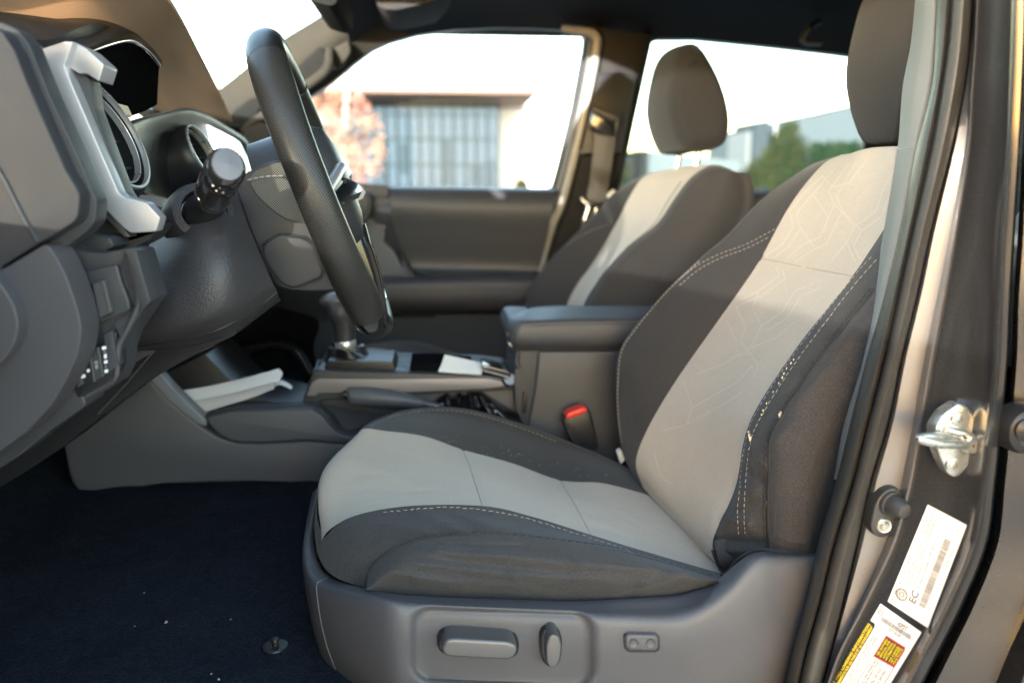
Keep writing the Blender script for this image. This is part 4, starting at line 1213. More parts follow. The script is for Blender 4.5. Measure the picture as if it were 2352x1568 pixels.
# power switches
sw = slab('slide_switch', rc([(1003, 1470), (1012, 1455), (1035, 1448), (1160, 1455), (1185, 1462), (1193, 1480), (1190, 1505), (1170, 1515), (1040, 1510), (1012, 1500), (1003, 1488)], 12), .691, .705, M['plas_blk'], seat, .004)
slab('switch_cap', rc([(1013, 1488), (1020, 1470), (1040, 1466), (1165, 1473), (1184, 1480), (1189, 1495), (1180, 1510), (1165, 1516), (1035, 1509), (1018, 1503)], 9), .6765, .700, M['grey_met'], sw, .006, 4)
sw = slab('recline_switch', rc([(1240, 1460), (1247, 1447), (1266, 1443), (1284, 1450), (1292, 1470), (1289, 1510), (1280, 1530), (1262, 1534), (1247, 1522), (1240, 1495)], 10), .691, .705, M['plas_blk'], seat, .004)
slab('switch_cap', rc([(1254, 1480), (1260, 1460), (1272, 1456), (1284, 1463), (1290, 1482), (1286, 1515), (1278, 1531), (1264, 1535), (1255, 1522)], 8), .677, .700, M['grey_met'], sw, .006, 4)
sw = slab('lumbar_switch', rc([(1431, 1458), (1440, 1452), (1505, 1453), (1515, 1460), (1516, 1490), (1508, 1498), (1442, 1497), (1433, 1488)], 5), .6885, .70, M['gloss_blk'], seat, .001)
cap = slab('switch_cap', rc([(1436, 1464), (1443, 1457), (1503, 1458), (1511, 1465), (1511, 1485), (1505, 1493), (1446, 1492), (1438, 1485)], 6), .684, .698, M['plas'], sw, .0025)
for bx in (1455, 1494):
    lathe('dimple', [(.0045, -.0002), (.0042, -.0012), (.0035, -.0006), (.0001, .0002)], P(bx, 1475, .6842), (0, 1, 0), M['plas'], cap, 20)

# buckle on its stalk
bk = sub('belt_buckle', truck)
slab('buckle_body', rc([(1292, 968), (1298, 956), (1345, 938), (1356, 944), (1366, 985), (1376, 1027), (1368, 1036), (1330, 1028), (1310, 1015)], 6), 1.215, 1.24, M['plas_blk'], bk, .004)
slab('release_button', rc([(1298, 957), (1304, 949), (1338, 936), (1350, 939), (1345, 948), (1305, 962)], 4), 1.211, 1.235, M['red'], bk, .002)
slab('buckle_stalk', rc([(1330, 1020), (1370, 1030), (1400, 1090), (1360, 1090)], 6), 1.22, 1.235, M['plas_dk'], bk, .003)
slab('bolt_cover', rc([(1418, 1040), (1428, 1034), (1436, 1056), (1426, 1066)], 3), 1.16, 1.175, M['tagpaper'], bk, .002)

# ================================================================== passenger seat
ps = sub('front_seat', truck, 'passenger seat beyond the armrest')
f2 = [(1270, 820), (1300, 705), (1327.6, 650), (1354.5, 613.7), (1390, 557.7), (1421, 501.7), (1445.7, 452), (1472, 412), (1500, 396), (1540, 392)]
f4 = [(1300, 830), (1338, 705), (1369, 650), (1396, 614), (1440, 568), (1508, 514), (1546, 460), (1584, 410), (1624, 382), (1650, 378)]  # upper edge pushed outward, pale cloth stands in for the sunlit shoulder
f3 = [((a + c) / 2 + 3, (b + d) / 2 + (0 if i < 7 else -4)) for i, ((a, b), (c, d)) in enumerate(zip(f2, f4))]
f1 = [(1190, 820), (1207, 705), (1225, 650), (1262, 600), (1303, 558), (1345, 515), (1378, 478), (1408, 444), (1462, 410), (1500, 396)]
f5 = [(1370, 830), (1415, 705), (1448, 660), (1478, 622), (1522, 570), (1568, 520), (1605, 465), (1628, 420), (1648, 388), (1665, 384)]
f6 = [(1500, 830), (1555, 705), (1590, 660), (1625, 612), (1662, 565), (1688, 513), (1702, 477), (1706, 432), (1697, 401), (1688, 394)]
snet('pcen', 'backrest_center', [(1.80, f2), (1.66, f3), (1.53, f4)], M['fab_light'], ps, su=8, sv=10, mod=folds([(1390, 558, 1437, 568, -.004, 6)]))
snet('pfar', 'backrest_bolster', [(1.90, [(x + 40, y + 6) for x, y in f1]), (1.885, [(x + 6, y + 1) for x, y in f1]), (1.87, f1), (1.84, [(x * .6 + a * .4, y * .6 + b * .4) for (x, y), (a, b) in zip(f1, f2)]), (1.80, f2)], M['fab_smooth'], ps, su=8, sv=6)
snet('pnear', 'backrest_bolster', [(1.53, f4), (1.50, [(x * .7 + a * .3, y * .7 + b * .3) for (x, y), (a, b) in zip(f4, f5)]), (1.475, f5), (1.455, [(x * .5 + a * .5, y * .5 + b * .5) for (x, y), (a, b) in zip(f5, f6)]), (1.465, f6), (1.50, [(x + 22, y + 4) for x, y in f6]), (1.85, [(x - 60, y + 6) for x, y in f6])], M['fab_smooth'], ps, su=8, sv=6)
dashes('stitching', on('pnear', [(1437, 570), (1500, 516), (1533, 462), (1566, 414)], .001), M['thread_dk'], ps, r=.001)
dashes('stitching', on('pfar', [(1303, 562), (1345, 535), (1398, 515)], .001), M['thread'], ps, r=.0006)
headrest('headrest', 0, 0, 0, ps, M['thread_dk'])
pc1 = [(800, 850), (837, 797), (871, 787), (922, 782), (973, 788), (1024, 803), (1058, 817), (1120, 850)]
pc2 = [(790, 860), (831, 806), (871, 802), (915, 810), (949, 827), (1000, 850), (1050, 870), (1120, 900)]
net('cushion_bolster', [(1.90, [(x + 4, y + 20) for x, y in pc1]), (1.86, pc1), (1.80, [(x * .5 + a * .5, y * .5 + b * .5) for (x, y), (a, b) in zip(pc1, pc2)]), (1.76, pc2)], M['fab_smooth'], ps, su=6, sv=5)
net('cushion_center', [(1.76, pc2), (1.64, [(x - 6, y + 20) for x, y in pc2]), (1.50, [(x - 10, y + 60) for x, y in pc2])], M['fab_light'], ps, su=6, sv=5)
net('cushion_bolster', [(1.50, [(x - 10, y + 60) for x, y in pc2]), (1.46, [(x - 10, y + 75) for x, y in pc2]), (1.45, [(x - 10, y + 200) for x, y in pc2])], M['fab_dark'], ps, su=6, sv=4)
dashes('stitching', [(x, y + 3, 1.855) for x, y in pc1[1:7]], M['thread_dk'], ps, r=.001)


# ================================================================== steering wheel
T0 = P(603, 72, .97); B0 = P(880, 774, .97)
WC = (T0 + B0) / 2
up_w = (T0 - B0).normalized()
side_w = (Vector((0.062, -1, 0)) - up_w * (0.062 * up_w.x)).normalized()                       # towards the open door
ax_w = up_w.cross(side_w).normalized()            # towards the driver
if ax_w.x < 0: ax_w = -ax_w
rt = .0170
RW = (T0 - B0).length / 2 - rt


def rim_pt(a, r=RW, h=0.0):
    return WC + up_w * (math.cos(a) * r) + side_w * (math.sin(a) * r) + ax_w * h


def rim_part(name, a0, a1, m, parent, grow=1.0, n=60, close=False):
    bm = bmesh.new()
    rows = []
    nt_ = 20
    for i in range(n + (0 if close else 1)):
        a = a0 + (a1 - a0) * i / n
        rad = (up_w * math.cos(a) + side_w * math.sin(a))
        c = rim_pt(a)
        bulge = 1.0 + .10 * math.exp(-((abs((a % (2 * math.pi)) - math.pi / 2) - .75) / .35)**2)
        row = []
        for k in range(nt_):
            t = 2 * math.pi * k / nt_
            row.append(c + rad * math.cos(t) * rt * .92 * grow * bulge + ax_w * math.sin(t) * rt * 1.08 * grow * bulge)
        rows.append(row)
    add_grid(bm, rows, close_u=True)
    if not close:
        vsx = list(bm.verts); bm.verts.ensure_lookup_table()
        bm.faces.new([bm.verts[k] for k in range(nt_)]); bm.faces.new([bm.verts[len(rows[0]) * (len(rows) - 1) + k] for k in range(nt_)][::-1])
    bmesh.ops.recalc_face_normals(bm, faces=bm.faces[:])
    return finish(name, bm, m, parent, 60)


sw_ = sub('steering_wheel', truck)
rim_part('rim_grip', R(38), R(146), M['wheel_dot'], sw_)
rim_part('rim_grip', R(214), R(322), M['wheel_dot'], sw_)
rim_part('rim_top', R(-38), R(38), M['wheel'], sw_, 1.012)
rim_part('rim_bottom', R(146), R(156), M['gloss_blk'], sw_, 1.004, 8)
rim_part('rim_bottom', R(156), R(204), M['wheel'], sw_, 1.0)
rim_part('rim_bottom', R(204), R(214), M['gloss_blk'], sw_, 1.004, 8)
for a in (38, -38):
    pts = []
    c = rim_pt(R(a)); rad = up_w * math.cos(R(a)) + side_w * math.sin(R(a))
    for k in range(24):
        t = 2 * math.pi * k / 24
        pts.append(c + rad * math.cos(t) * rt * .94 + ax_w * math.sin(t) * rt * 1.10)
    bm = bmesh.new(); add_tube(bm, pts, .0009, 6, True); finish('rim_seam', bm, M['plas_blk'], sw_, 60)
# stitch row on the inside of the rim
# hub shell
hub = slab('hub', rc([(537, 432), (553, 404), (600, 378), (640, 366), (676, 392), (712, 480), (752, 580), (800, 656), (786, 668), (700, 670), (655, 664), (632, 656), (606, 606), (574, 530)], 14), .885, 1.06, M['plas_dk'], sw_, .012, 5)
slab('hub_mesh_cover', rc([(568, 418), (600, 408), (640, 404), (660, 410), (690, 470), (712, 512), (690, 514), (655, 505), (622, 482), (592, 455)], 14), .8815, .95, M['mesh'], hub, .004, 4)
slab('hub_mesh_cover', rc([(571, 412), (586, 394), (620, 380), (648, 372), (662, 404), (640, 402), (600, 406)], 8), .883, .95, M['mesh'], hub, .005, 4)
dashes('stitching', [(568, 414, .876), (590, 409, .876), (620, 405, .876), (656, 404, .876)], M['thread'], hub, r=.0011, L=.005, gap=.0012, off=.002)
slab('hub_lower_panel', rc([(602, 560), (640, 536), (700, 544), (722, 560), (745, 622), (738, 640), (676, 664), (648, 656), (618, 620), (600, 590)], 14), .8815, .93, M['plas_dk'], hub, .004, 4)
tube('panel_gap', [(602, 562, .883), (640, 537, .883), (700, 544, .883), (722, 562, .883), (744, 622, .883), (736, 640, .883), (676, 664, .883), (648, 656, .883), (616, 618, .883), (601, 588, .883), (602, 562, .883)], .0011, M['plas_blk'], hub, 6)
# spokes to the rim and the front pad
for a, nm in ((R(96), 'spoke'), (R(264), 'spoke')):
    e = rim_pt(a, RW); s = rim_pt(a, .06, .012)
    tube(nm, [s, s.lerp(e, .5) + ax_w * .004, e], [.030, .022, .014], M['gloss_blk'], sw_, 12, flat=.5)
    tube('spoke_trim', [s + ax_w * .016 + up_w * .02, s.lerp(e, .5) + ax_w * .014 + up_w * .014, e + ax_w * .008 + up_w * .006], .006, M['silver'], sw_, 8)
e = rim_pt(math.pi, RW); s = rim_pt(math.pi, .05, .0)
tube('spoke', [s, s.lerp(e, .5), e], [.030, .026, .014], M['gloss_blk'], sw_, 12, flat=.6)
bm = bmesh.new()
add_lathe(bm, [(.0001, .030), (.04, .029), (.064, .022), (.074, .006), (.074, -.06)], WC, ax_w, 32, up=up_w)
finish('airbag_cover', bm, M['plas_dk'], sw_, 50)

# ================================================================== steering column and stalk
colm = snet('colm', 'steering_column_cover', [(0, [(392, 455, .95), (432, 440, .89), (490, 425, .88), (540, 412, .91)]), (0, [(378, 490, .91), (432, 470, .85), (490, 460, .84), (548, 452, .875)]), (0, [(352, 545, .87), (425, 535, .812), (505, 525, .805), (566, 510, .85)]), (0, [(322, 610, .83), (418, 612, .785), (520, 604, .782), (600, 590, .838)]),
     (0, [(318, 690, .80), (408, 694, .776), (520, 690, .778), (626, 650, .838)]), (0, [(296, 760, .80), (400, 756, .784), (515, 735, .792), (636, 668, .852)]), (0, [(286, 795, .825), (396, 790, .82), (520, 762, .83), (640, 682, .88)]), (0, [(286, 808, .90), (396, 802, .92), (530, 768, .93), (645, 690, .95)])], M['leather'], truck, su=10, sv=8, angle=70)
tube('column_gap', on('colm', [(290, 800), (396, 782), (470, 768), (540, 738), (600, 700), (634, 672)], .0002, 6), .0007, M['plas_blk'], colm, 6)
SB = P(467, 490, .83); SE = P(521, 382, .715)
sd = (SE - SB).normalized()
lathe('stalk_collar', [(.036, -.030), (.033, -.008), (.028, .004), (.0215, .008), (.0205, .004), (.0205, -.01)], SB, sd, M['leather'], colm, 32)
LS = (SE - SB).length
def P_STALK(x, y):
    """distance of the knob's near side at a photo position"""
    best = None
    for v in [.70 + k * .0005 for k in range(260)]:
        p = P(x, y, v); a = (p - SB).dot(sd)
        if LS * .36 < a < LS and (p - SB - sd * a).length < .0168: return v - .0006
    return .76
stalk = lathe('indicator_stalk', [(.019, -.01), (.019, .003), (.0175, .010), (.0130, .020), (.0095, .032), (.0085, LS * .40)], SB, sd, M['plas_blk'], colm, 28)
lathe('stalk_knob', [(.009, LS * .36), (.0150, LS * .385), (.0155, LS * .40), (.0155, LS * .50), (.0145, LS * .505), (.0160, LS * .52), (.0164, LS * .80), (.0155, LS * .815), (.0160, LS * .83), (.0162, LS * .97), (.0150, LS * 1.0), (.0125, LS * 1.02), (.0001, LS * 1.03)], SB, sd, M['gloss_blk'], stalk, 32, ex=1.1)
lathe('stalk_end_cap', [(.0128, LS * 1.018), (.0122, LS * 1.035), (.0001, LS * 1.045)], SB, sd, M['grey_met'], stalk, 28, ex=1.1)

for (mx_, my, mw, mh) in ((489, 425, 2.2, 3.4), (497, 437, 2.0, 3.0), (505, 430, 1.6, 2.4), (512, 441, 2.0, 2.8)):
    slab('stalk_symbol', rc([(mx_ - mw, my - mh), (mx_ + mw, my - mh), (mx_ + mw, my + mh), (mx_ - mw, my + mh)], 1), P_STALK(mx_, my), P_STALK(mx_, my) + .001, M['white_mark'], stalk, 0)

# ================================================================== dashboard
dash = sub('dashboard', truck)
# main body behind everything
slab('dash_body', rc([(-100, 150), (150, 200), (300, 250), (420, 270), (540, 330), (590, 390), (600, 470), (560, 560), (520, 740), (400, 830), (200, 900), (-100, 900)], 10), 1.52, 1.98, M['plas_dk'], dash, .02, 4)
net('dash_top', [(.76, [(-200, 40), (0, 58), (61, 92)]), (.80, [(-200, 10), (20, 40), (120, 90)]), (.95, [(-200, 5), (100, 44), (250, 62)]), (1.25, [(-100, 70), (150, 120), (330, 250)]), (1.6, [(0, 140), (260, 210), (450, 285)]), (2.0, [(100, 190), (330, 250), (560, 315)])], M['plas_dk'], dash, su=6, sv=6, thick=.01)
slab('end_panel', rc([(-260, 40), (-20, 58), (6, 74), (35, 120), (62, 190), (110, 300), (150, 390), (180, 440), (183, 456), (179, 497), (168, 512), (85, 562), (0, 615), (-260, 760)], 9), .66, .684, M['plas_end'], dash, .006, 4)
slab('end_panel_side', rc([(-260, 20), (0, 50), (40, 68), (66, 100), (112, 215), (166, 330), (216, 446), (222, 462), (218, 508), (200, 530), (120, 590), (0, 660), (-260, 800)], 9), .68, .702, M['plas_dk'], dash, .010, 4)
tube('panel_gap', [(-60, 310, .659), (0, 396, .659), (30, 452, .659), (54, 500, .659), (68, 524, .659), (84, 556, .66)], .0016, M['plas_dk'], dash, 6, smooth=4)
# vent bezel: six sided silver ring
vo = [(54, 140), (62, 118), (95, 108), (150, 95), (170, 96), (198, 112), (236, 148), (240, 170), (345, 452), (368, 497), (370, 512), (356, 534), (300, 548), (282, 528), (216, 458), (92, 142)]
bez = sub('vent_bezel', dash)
net('bezel_side', [(.775, [(54, 136), (62, 120), (90, 108), (95, 106)]), (.765, [(60, 152), (70, 150), (92, 143), (98, 142)])], M['silver'], bez, su=4, sv=3, thick=.006)
slab('bezel_frame', rc([(92, 142), (96, 112), (150, 95), (168, 97), (148, 152), (158, 178), (210, 300), (272, 442), (282, 452), (336, 466), (368, 500), (358, 532), (300, 536), (284, 524), (217, 456), (170, 345), (120, 215)], 5), .745, .762, M['silver'], bez, .006, 3)
slab('bezel_frame', rc([(150, 96), (168, 96), (198, 112), (236, 146), (238, 152), (227, 188), (198, 168), (182, 170), (166, 160), (148, 152)], 5), .755, .785, M['silver'], bez, .006, 3)
slab('bezel_frame', rc([(58, 150), (56, 134), (64, 116), (96, 110), (100, 140), (222, 450), (300, 545), (285, 545), (205, 462)], 6), .752, .775, M['grey_met'], bez, .005, 3)
slab('bezel_lower', rc([(217, 462), (284, 528), (300, 540), (356, 536), (366, 512), (346, 548), (300, 572), (230, 578), (190, 560), (180, 520), (214, 512)], 6), .77, .81, M['plas_dk'], bez, .006, 3)
slab('bezel_inner', rc([(146, 150), (180, 165), (205, 180), (215, 250), (285, 440), (300, 462), (268, 446), (205, 300)], 6), .762, .785, M['plas_dk'], bez, .004, 3)
VC = P(250, 308, .825)
vn = Vector((.90, -.10, .40)).normalized()
vup = Vector((-.40, 0, .909))
def vent(c, rad, parent):
    v = lathe('air_vent', [(rad * 1.10, -.06), (rad * 1.12, -.014), (rad * 1.08, -.004), (rad * 1.0, .0), (rad * .95, -.002), (rad * .93, -.045), (.0001, -.05)], c, vn, M['plas_blk'], parent, 48, up=vup)
    lathe('vent_ring', [(rad * 1.0, -.002), (rad * .99, .003), (rad * .95, .003), (rad * .945, -.002)], c, vn, M['ring'], v, 48, up=vup)
    lathe('vent_ring', [(rad * .87, -.006), (rad * .86, -.002), (rad * .835, -.002), (rad * .83, -.008)], c, vn, M['ring'], v, 48, up=vup)
    for k in (-.5, 0, .5):
        a = c + vup * (rad * k) - vn * .016
        sd_ = vn.cross(vup).normalized()
        hw = rad * .82 * math.sqrt(1 - k * k)
        tube('vent_vane', [a - sd_ * hw, a - vn * .004, a + sd_ * hw], .004, M['plas_dk'], v, 8, flat=.3)
    return v
vent(VC, .056, dash)
# light strip under the vent
net('light_strip', [(.98, [(312, 447), (350, 450), (394, 463)]), (.96, [(318, 458), (350, 462), (392, 474)])], M['silver'], dash, su=5, sv=2, thick=.004)
# instrument hood
lipu = [(120, 150, .80), (204, 110, .85), (296, 79, .97), (340, 102, 1.06), (370, 137, 1.12), (372, 150, 1.13)]
net('cluster_hood', [(0, lipu), (0, [(108, 128, .80), (190, 98, .85), (278, 66, .97), (328, 92, 1.06), (362, 130, 1.125), (370, 148, 1.14)]), (0, [(60, 100, .80), (120, 66, .87), (204, 43, 1.0), (275, 57, 1.09), (334, 93, 1.14), (366, 140, 1.15)]), (0, [(0, 80, .80), (50, 50, .88), (136, 43, 1.02), (210, 52, 1.11), (290, 80, 1.16), (340, 130, 1.17)])], M['plas_dk'], dash, su=6, sv=5)
net('cluster_hood_lip', [(0, lipu), (0, [(124, 162, .802), (208, 122, .85), (298, 95, .97), (336, 115, 1.055), (365, 148, 1.11), (367, 158, 1.12)]), (0, [(110, 168, .81), (190, 134, .86), (285, 108, .98), (325, 125, 1.06), (356, 154, 1.115), (360, 162, 1.12)])], M['gloss_blk'], dash, su=6, sv=4)
net('cluster_face', [(0, [(100, 150, .82), (200, 112, .87), (298, 92, .985), (338, 112, 1.065), (366, 146, 1.12)]), (0, [(110, 220, .83), (210, 200, .88), (290, 190, .985), (338, 190, 1.06), (363, 195, 1.11)]), (0, [(130, 330, .84), (240, 300, .88), (284, 274, .97), (330, 257, 1.05), (361, 241, 1.10)])], M['matte_blk'], dash, su=6, sv=5)
slab('cluster_button', rc([(266, 240), (272, 238), (283, 262), (276, 266)], 2), .885, .91, M['foam'], dash, .001)
# centre stack
stack = sub('center_stack', dash)
net('stack_trim', [(0, [(262, 296, .99), (278, 285, 1.0), (345, 265, 1.1), (424, 249, 1.2), (470, 261, 1.28), (515, 288, 1.38), (560, 317, 1.49), (578, 342, 1.51), (592, 378, 1.52)]), (0, [(264, 304, .985), (284, 294, .99), (346, 274, 1.09), (424, 258, 1.19), (470, 268, 1.27), (513, 294, 1.37), (557, 323, 1.48), (573, 346, 1.50), (588, 384, 1.51)]), (0, [(270, 336, .99), (296, 324, 1.0), (350, 309, 1.1), (422, 297, 1.2), (470, 292, 1.28), (508, 312, 1.38), (548, 334, 1.48), (562, 356, 1.5), (574, 400, 1.51)])], M['trim_sat'], stack, su=5, sv=4, thick=.012)
net('stack_panel', [(0, [(262, 330, .995), (298, 322, 1.005), (350, 308, 1.105), (422, 296, 1.205), (478, 290, 1.29)]), (0, [(270, 400, 1.0), (306, 400, 1.02), (360, 405, 1.11), (420, 400, 1.2), (482, 392, 1.29)]), (0, [(290, 445, 1.0), (320, 440, 1.03), (370, 452, 1.12), (420, 466, 1.21), (486, 480, 1.3)])], M['plas_blk'], stack, su=6, sv=5)
slab('stack_lower', rc([(330, 438), (420, 458), (480, 470), (560, 420), (600, 400), (610, 520), (540, 740), (470, 770), (400, 600)], 6), 1.38, 1.5, M['plas_blk'], stack, .008, 3)
vent(P(467, 352, 1.19), .040, stack)
vent(P(572, 372, 1.5), .036, stack)
scr = bpy.data.materials.new('sky glare display'); scr.use_nodes = True
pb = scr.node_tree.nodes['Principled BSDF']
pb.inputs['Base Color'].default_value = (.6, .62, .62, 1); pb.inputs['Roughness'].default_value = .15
pb.inputs['Emission Color'].default_value = (.93, .97, 1, 1); pb.inputs['Emission Strength'].default_value = .32  # emission stands in for bright sky reflected on the screen
net('display_frame', [(0, [(466, 278, 1.285), (546, 318, 1.47)]), (0, [(500, 425, 1.30), (588, 404, 1.50)])], M['gloss_blk'], stack, su=3, sv=3, thick=.01)
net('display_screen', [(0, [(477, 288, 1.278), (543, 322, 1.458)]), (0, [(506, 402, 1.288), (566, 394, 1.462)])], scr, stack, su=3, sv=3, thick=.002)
# climate panel under the column
cp = slab('climate_panel', rc([(460, 752), (480, 770), (540, 735), (550, 720), (520, 700), (455, 720)], 4), 1.10, 1.2, M['plas_dk'], dash, .003)
tube('climate_edge', [(463, 789, 1.10), (500, 772, 1.10), (532, 752, 1.10), (543, 735, 1.10)], .004, M['grey_met'], cp, 8, smooth=4)
slab('climate_panel_face', rc([(458, 755), (540, 715), (536, 745), (500, 770), (466, 786)], 3), 1.11, 1.16, M['plas_blk'], cp, .002)
for (kx, ky) in ((472, 776), (486, 766), (500, 757), (514, 748), (526, 740)):
    slab('climate_button', rc([(kx - 6, ky - 14), (kx + 2, ky - 19), (kx + 4, ky - 4), (kx - 4, ky + 1)], 1.5), 1.102, 1.115, M['plas_warm'], cp, .001)
    slab('button_mark', [(kx - 3, ky - 2), (kx + 3, ky - 5), (kx + 3, ky - 3), (kx - 3, ky)], 1.1015, 1.103, M['white_mark'], cp, 0)

# lower end panel
slab('lower_end_panel', rc([(-260, 760), (0, 622), (100, 562), (112, 566), (130, 590), (152, 634), (172, 690), (185, 740), (187, 765), (178, 815), (155, 868), (118, 930), (60, 992), (0, 1036), (-260, 1180)], 12), .655, .69, M['plas_warm'], dash, .008, 4)
slab('lower_end_panel_skirt', rc([(-260, 900), (100, 850), (185, 900), (200, 930), (120, 985), (40, 1050), (0, 1075), (-260, 1220)], 14), .70, .74, M['plas_dk'], dash, .012, 4)
slab('side_bin', rc([(-120, 560), (-20, 630), (8, 660), (32, 700), (43, 745), (34, 790), (10, 826), (-60, 880), (-120, 900)], 16), .638, .70, M['plas_warm'], dash, .014, 5)
fas = slab('switch_fascia', rc([(104, 560), (150, 562), (190, 578), (232, 582), (285, 572), (312, 576), (345, 690), (330, 708), (288, 772), (272, 812), (268, 858), (252, 892), (176, 928), (163, 905), (166, 870), (188, 800), (193, 750), (175, 680), (152, 625)], 8), .705, .75, M['plas_dk'], dash, .006, 4)
# ridge that frames the switches
tube('fascia_ridge', [(288, 576, .703), (300, 600, .700), (311, 640, .698), (319, 690, .698), (310, 720, .698), (290, 760, .699), (273, 792, .700), (269, 830, .700), (266, 864, .700), (250, 880, .702), (215, 898, .703), (180, 922, .705)], .0024, M['plas_warm'], fas, 10, smooth=5)
slab('fascia_cowl', rc([(286, 572), (312, 576), (345, 692), (322, 716), (318, 690), (306, 630)], 4), .695, .715, M['plas_dk'], fas, .004, 3)
net('fascia_flank', [(.702, [(276, 605), (292, 650), (300, 690), (306, 712), (262, 740)]), (.697, [(287, 585), (305, 640), (314, 690), (300, 735), (276, 775)])], M['plas_warm'], fas, su=5, sv=3, thick=.003)
ub = slab('switch_blank', rc([(172, 628), (268, 606), (280, 650), (296, 690), (300, 712), (240, 738), (202, 750), (196, 740), (188, 690)], 7), .6985, .72, M['plas_dk'], fas, .003, 3)
sw1 = slab('mirror_switch', rc([(191, 656), (231, 647), (256, 722), (212, 738)], 2), .694, .71, M['plas_blk'], ub, .002)
slab('switch_key', rc([(212, 652), (236, 644), (252, 718), (229, 730)], 2), .690, .70, M['plas_warm'], sw1, .0025)
tube('switch_edge', [(193, 658, .6925), (211, 735, .6925)], .0018, M['silver'], sw1, 6)
tube('switch_edge', [(237, 646, .689), (254, 716, .689)], .0012, M['grey_met'], sw1, 6)
for (mx_, my, mr_) in ((210, 682, 4.2), (213, 696, 3.6), (215, 706, 3.6)):
    slab('switch_symbol', rc([(mx_ - mr_ * .7, my - mr_ * .8), (mx_ + mr_ * .6, my - mr_), (mx_ + mr_ * .8, my + mr_ * .8), (mx_ - mr_ * .5, my + mr_)], 1.5), .6915, .6935, M['white_mark'], sw1, 0)
# row of lower switches
lb = slab('switch_blank', rc([(200, 800), (268, 762), (270, 850), (250, 878), (180, 915), (170, 892)], 6), .6995, .72, M['plas_blk'], fas, .003, 3)
for pts, mm in (([(168, 862), (176, 848), (182, 846), (194, 880), (178, 890)], M['plas_warm']), ([(182, 834), (202, 824), (212, 872), (192, 882)], M['plas_blk']), ([(205, 806), (222, 798), (234, 864), (214, 876)], M['plas_dk']), ([(226, 796), (238, 790), (246, 858), (234, 864)], M['plas_blk']), ([(238, 770), (258, 758), (270, 840), (248, 856)], M['plas_dk'])):
    slab('switch_key', rc(pts, 2), .695, .71, mm, lb, .0018)
def mark(parent, x, y, w_, h_, m):
    slab('switch_symbol', rc([(x - w_, y - h_ + 1), (x + w_, y - h_ - 1), (x + w_ + 1, y + h_ - 1), (x - w_ + 1, y + h_ + 1)], 1.2), .6942, .6952, m, parent, 0)
for (x, y, w_, h_) in ((188, 846, 3.6, 8), (190, 864, 4.5, 4), (202, 851, 3.2, 3.4), (178, 858, 2, 3.8), (238, 799, 4.4, 3.6), (241, 818, 2.6, 5), (242, 831, 3.6, 3.4), (243, 852, 3.6, 3.6)):
    mark(lb, x, y, w_, h_, M['white_mark'])
for (x, y, w_, h_) in ((220, 832, 3.6, 3), (221, 842, 3, 5), (239, 808, 2, 1.6), (242, 842, 2, 1.6)):
    mark(lb, x, y, w_, h_, M['grey_mark'])
tube('switch_edge', [(206, 808, .6935), (217, 876, .6935)], .001, M['grey_met'], lb, 6)
tube('switch_edge', [(225, 798, .6935), (236, 864, .6935)], .001, M['grey_met'], lb, 6)
# vent underside between bezel and fascia
slab('fascia_brow', rc([(160, 560), (200, 582), (236, 580), (262, 566), (250, 545), (190, 535)], 6), .73, .78, M['plas_dk'], dash, .006)
# knee panel below
slab('knee_panel', rc([(-260, 1130), (-120, 1000), (60, 960), (180, 905), (270, 850), (292, 800), (400, 790), (520, 745), (560, 740), (540, 770), (474, 800), (345, 872), (240, 950), (140, 1030), (60, 1082), (0, 1118), (-120, 1180)], 8), .93, 1.0, M['plas_blk'], dash, .008, 3)
tube('knee_line', [(225, 950, .929), (290, 880, .929), (345, 815, .929), (366, 796, .929)], .0012, M['plas_warm'], dash, 6)
slab('knee_edge', rc([(276, 830), (330, 800), (380, 792), (300, 838)], 3), .90, .95, M['plas_warm'], dash, .002)
tube('pedal_bracket', [(-10, 1112, .95), (14, 1092, .95), (24, 1090, .95)], .003, M['plas_warm'], dash, 6)
# passenger side of the dash seen through the wheel
slab('passenger_dash', rc([(560, 300), (600, 280), (640, 300), (660, 420), (640, 470), (610, 500), (570, 420)], 8), 1.80, 1.98, M['pillar'], dash, .02, 4)
net('glove_box', [(1.45, [(480, 735), (540, 710), (600, 700), (640, 705)]), (1.5, [(500, 760), (580, 730), (660, 725), (730, 735)]), (1.6, [(520, 790), (600, 770), (660, 768), (720, 800)]), (1.7, [(530, 900), (600, 880), (680, 860), (740, 880)])], M['plas_blk'], dash, su=6, sv=6)
net('footwell_arch', [(1.56, [(530, 800), (600, 782), (650, 780), (690, 800), (722, 850)]), (1.50, [(540, 812), (600, 792), (645, 790), (680, 808), (712, 860)]), (1.6, [(550, 830), (600, 806), (640, 806), (670, 825), (700, 880)])], M['plas_blk'], dash, su=6, sv=4, thick=.01)

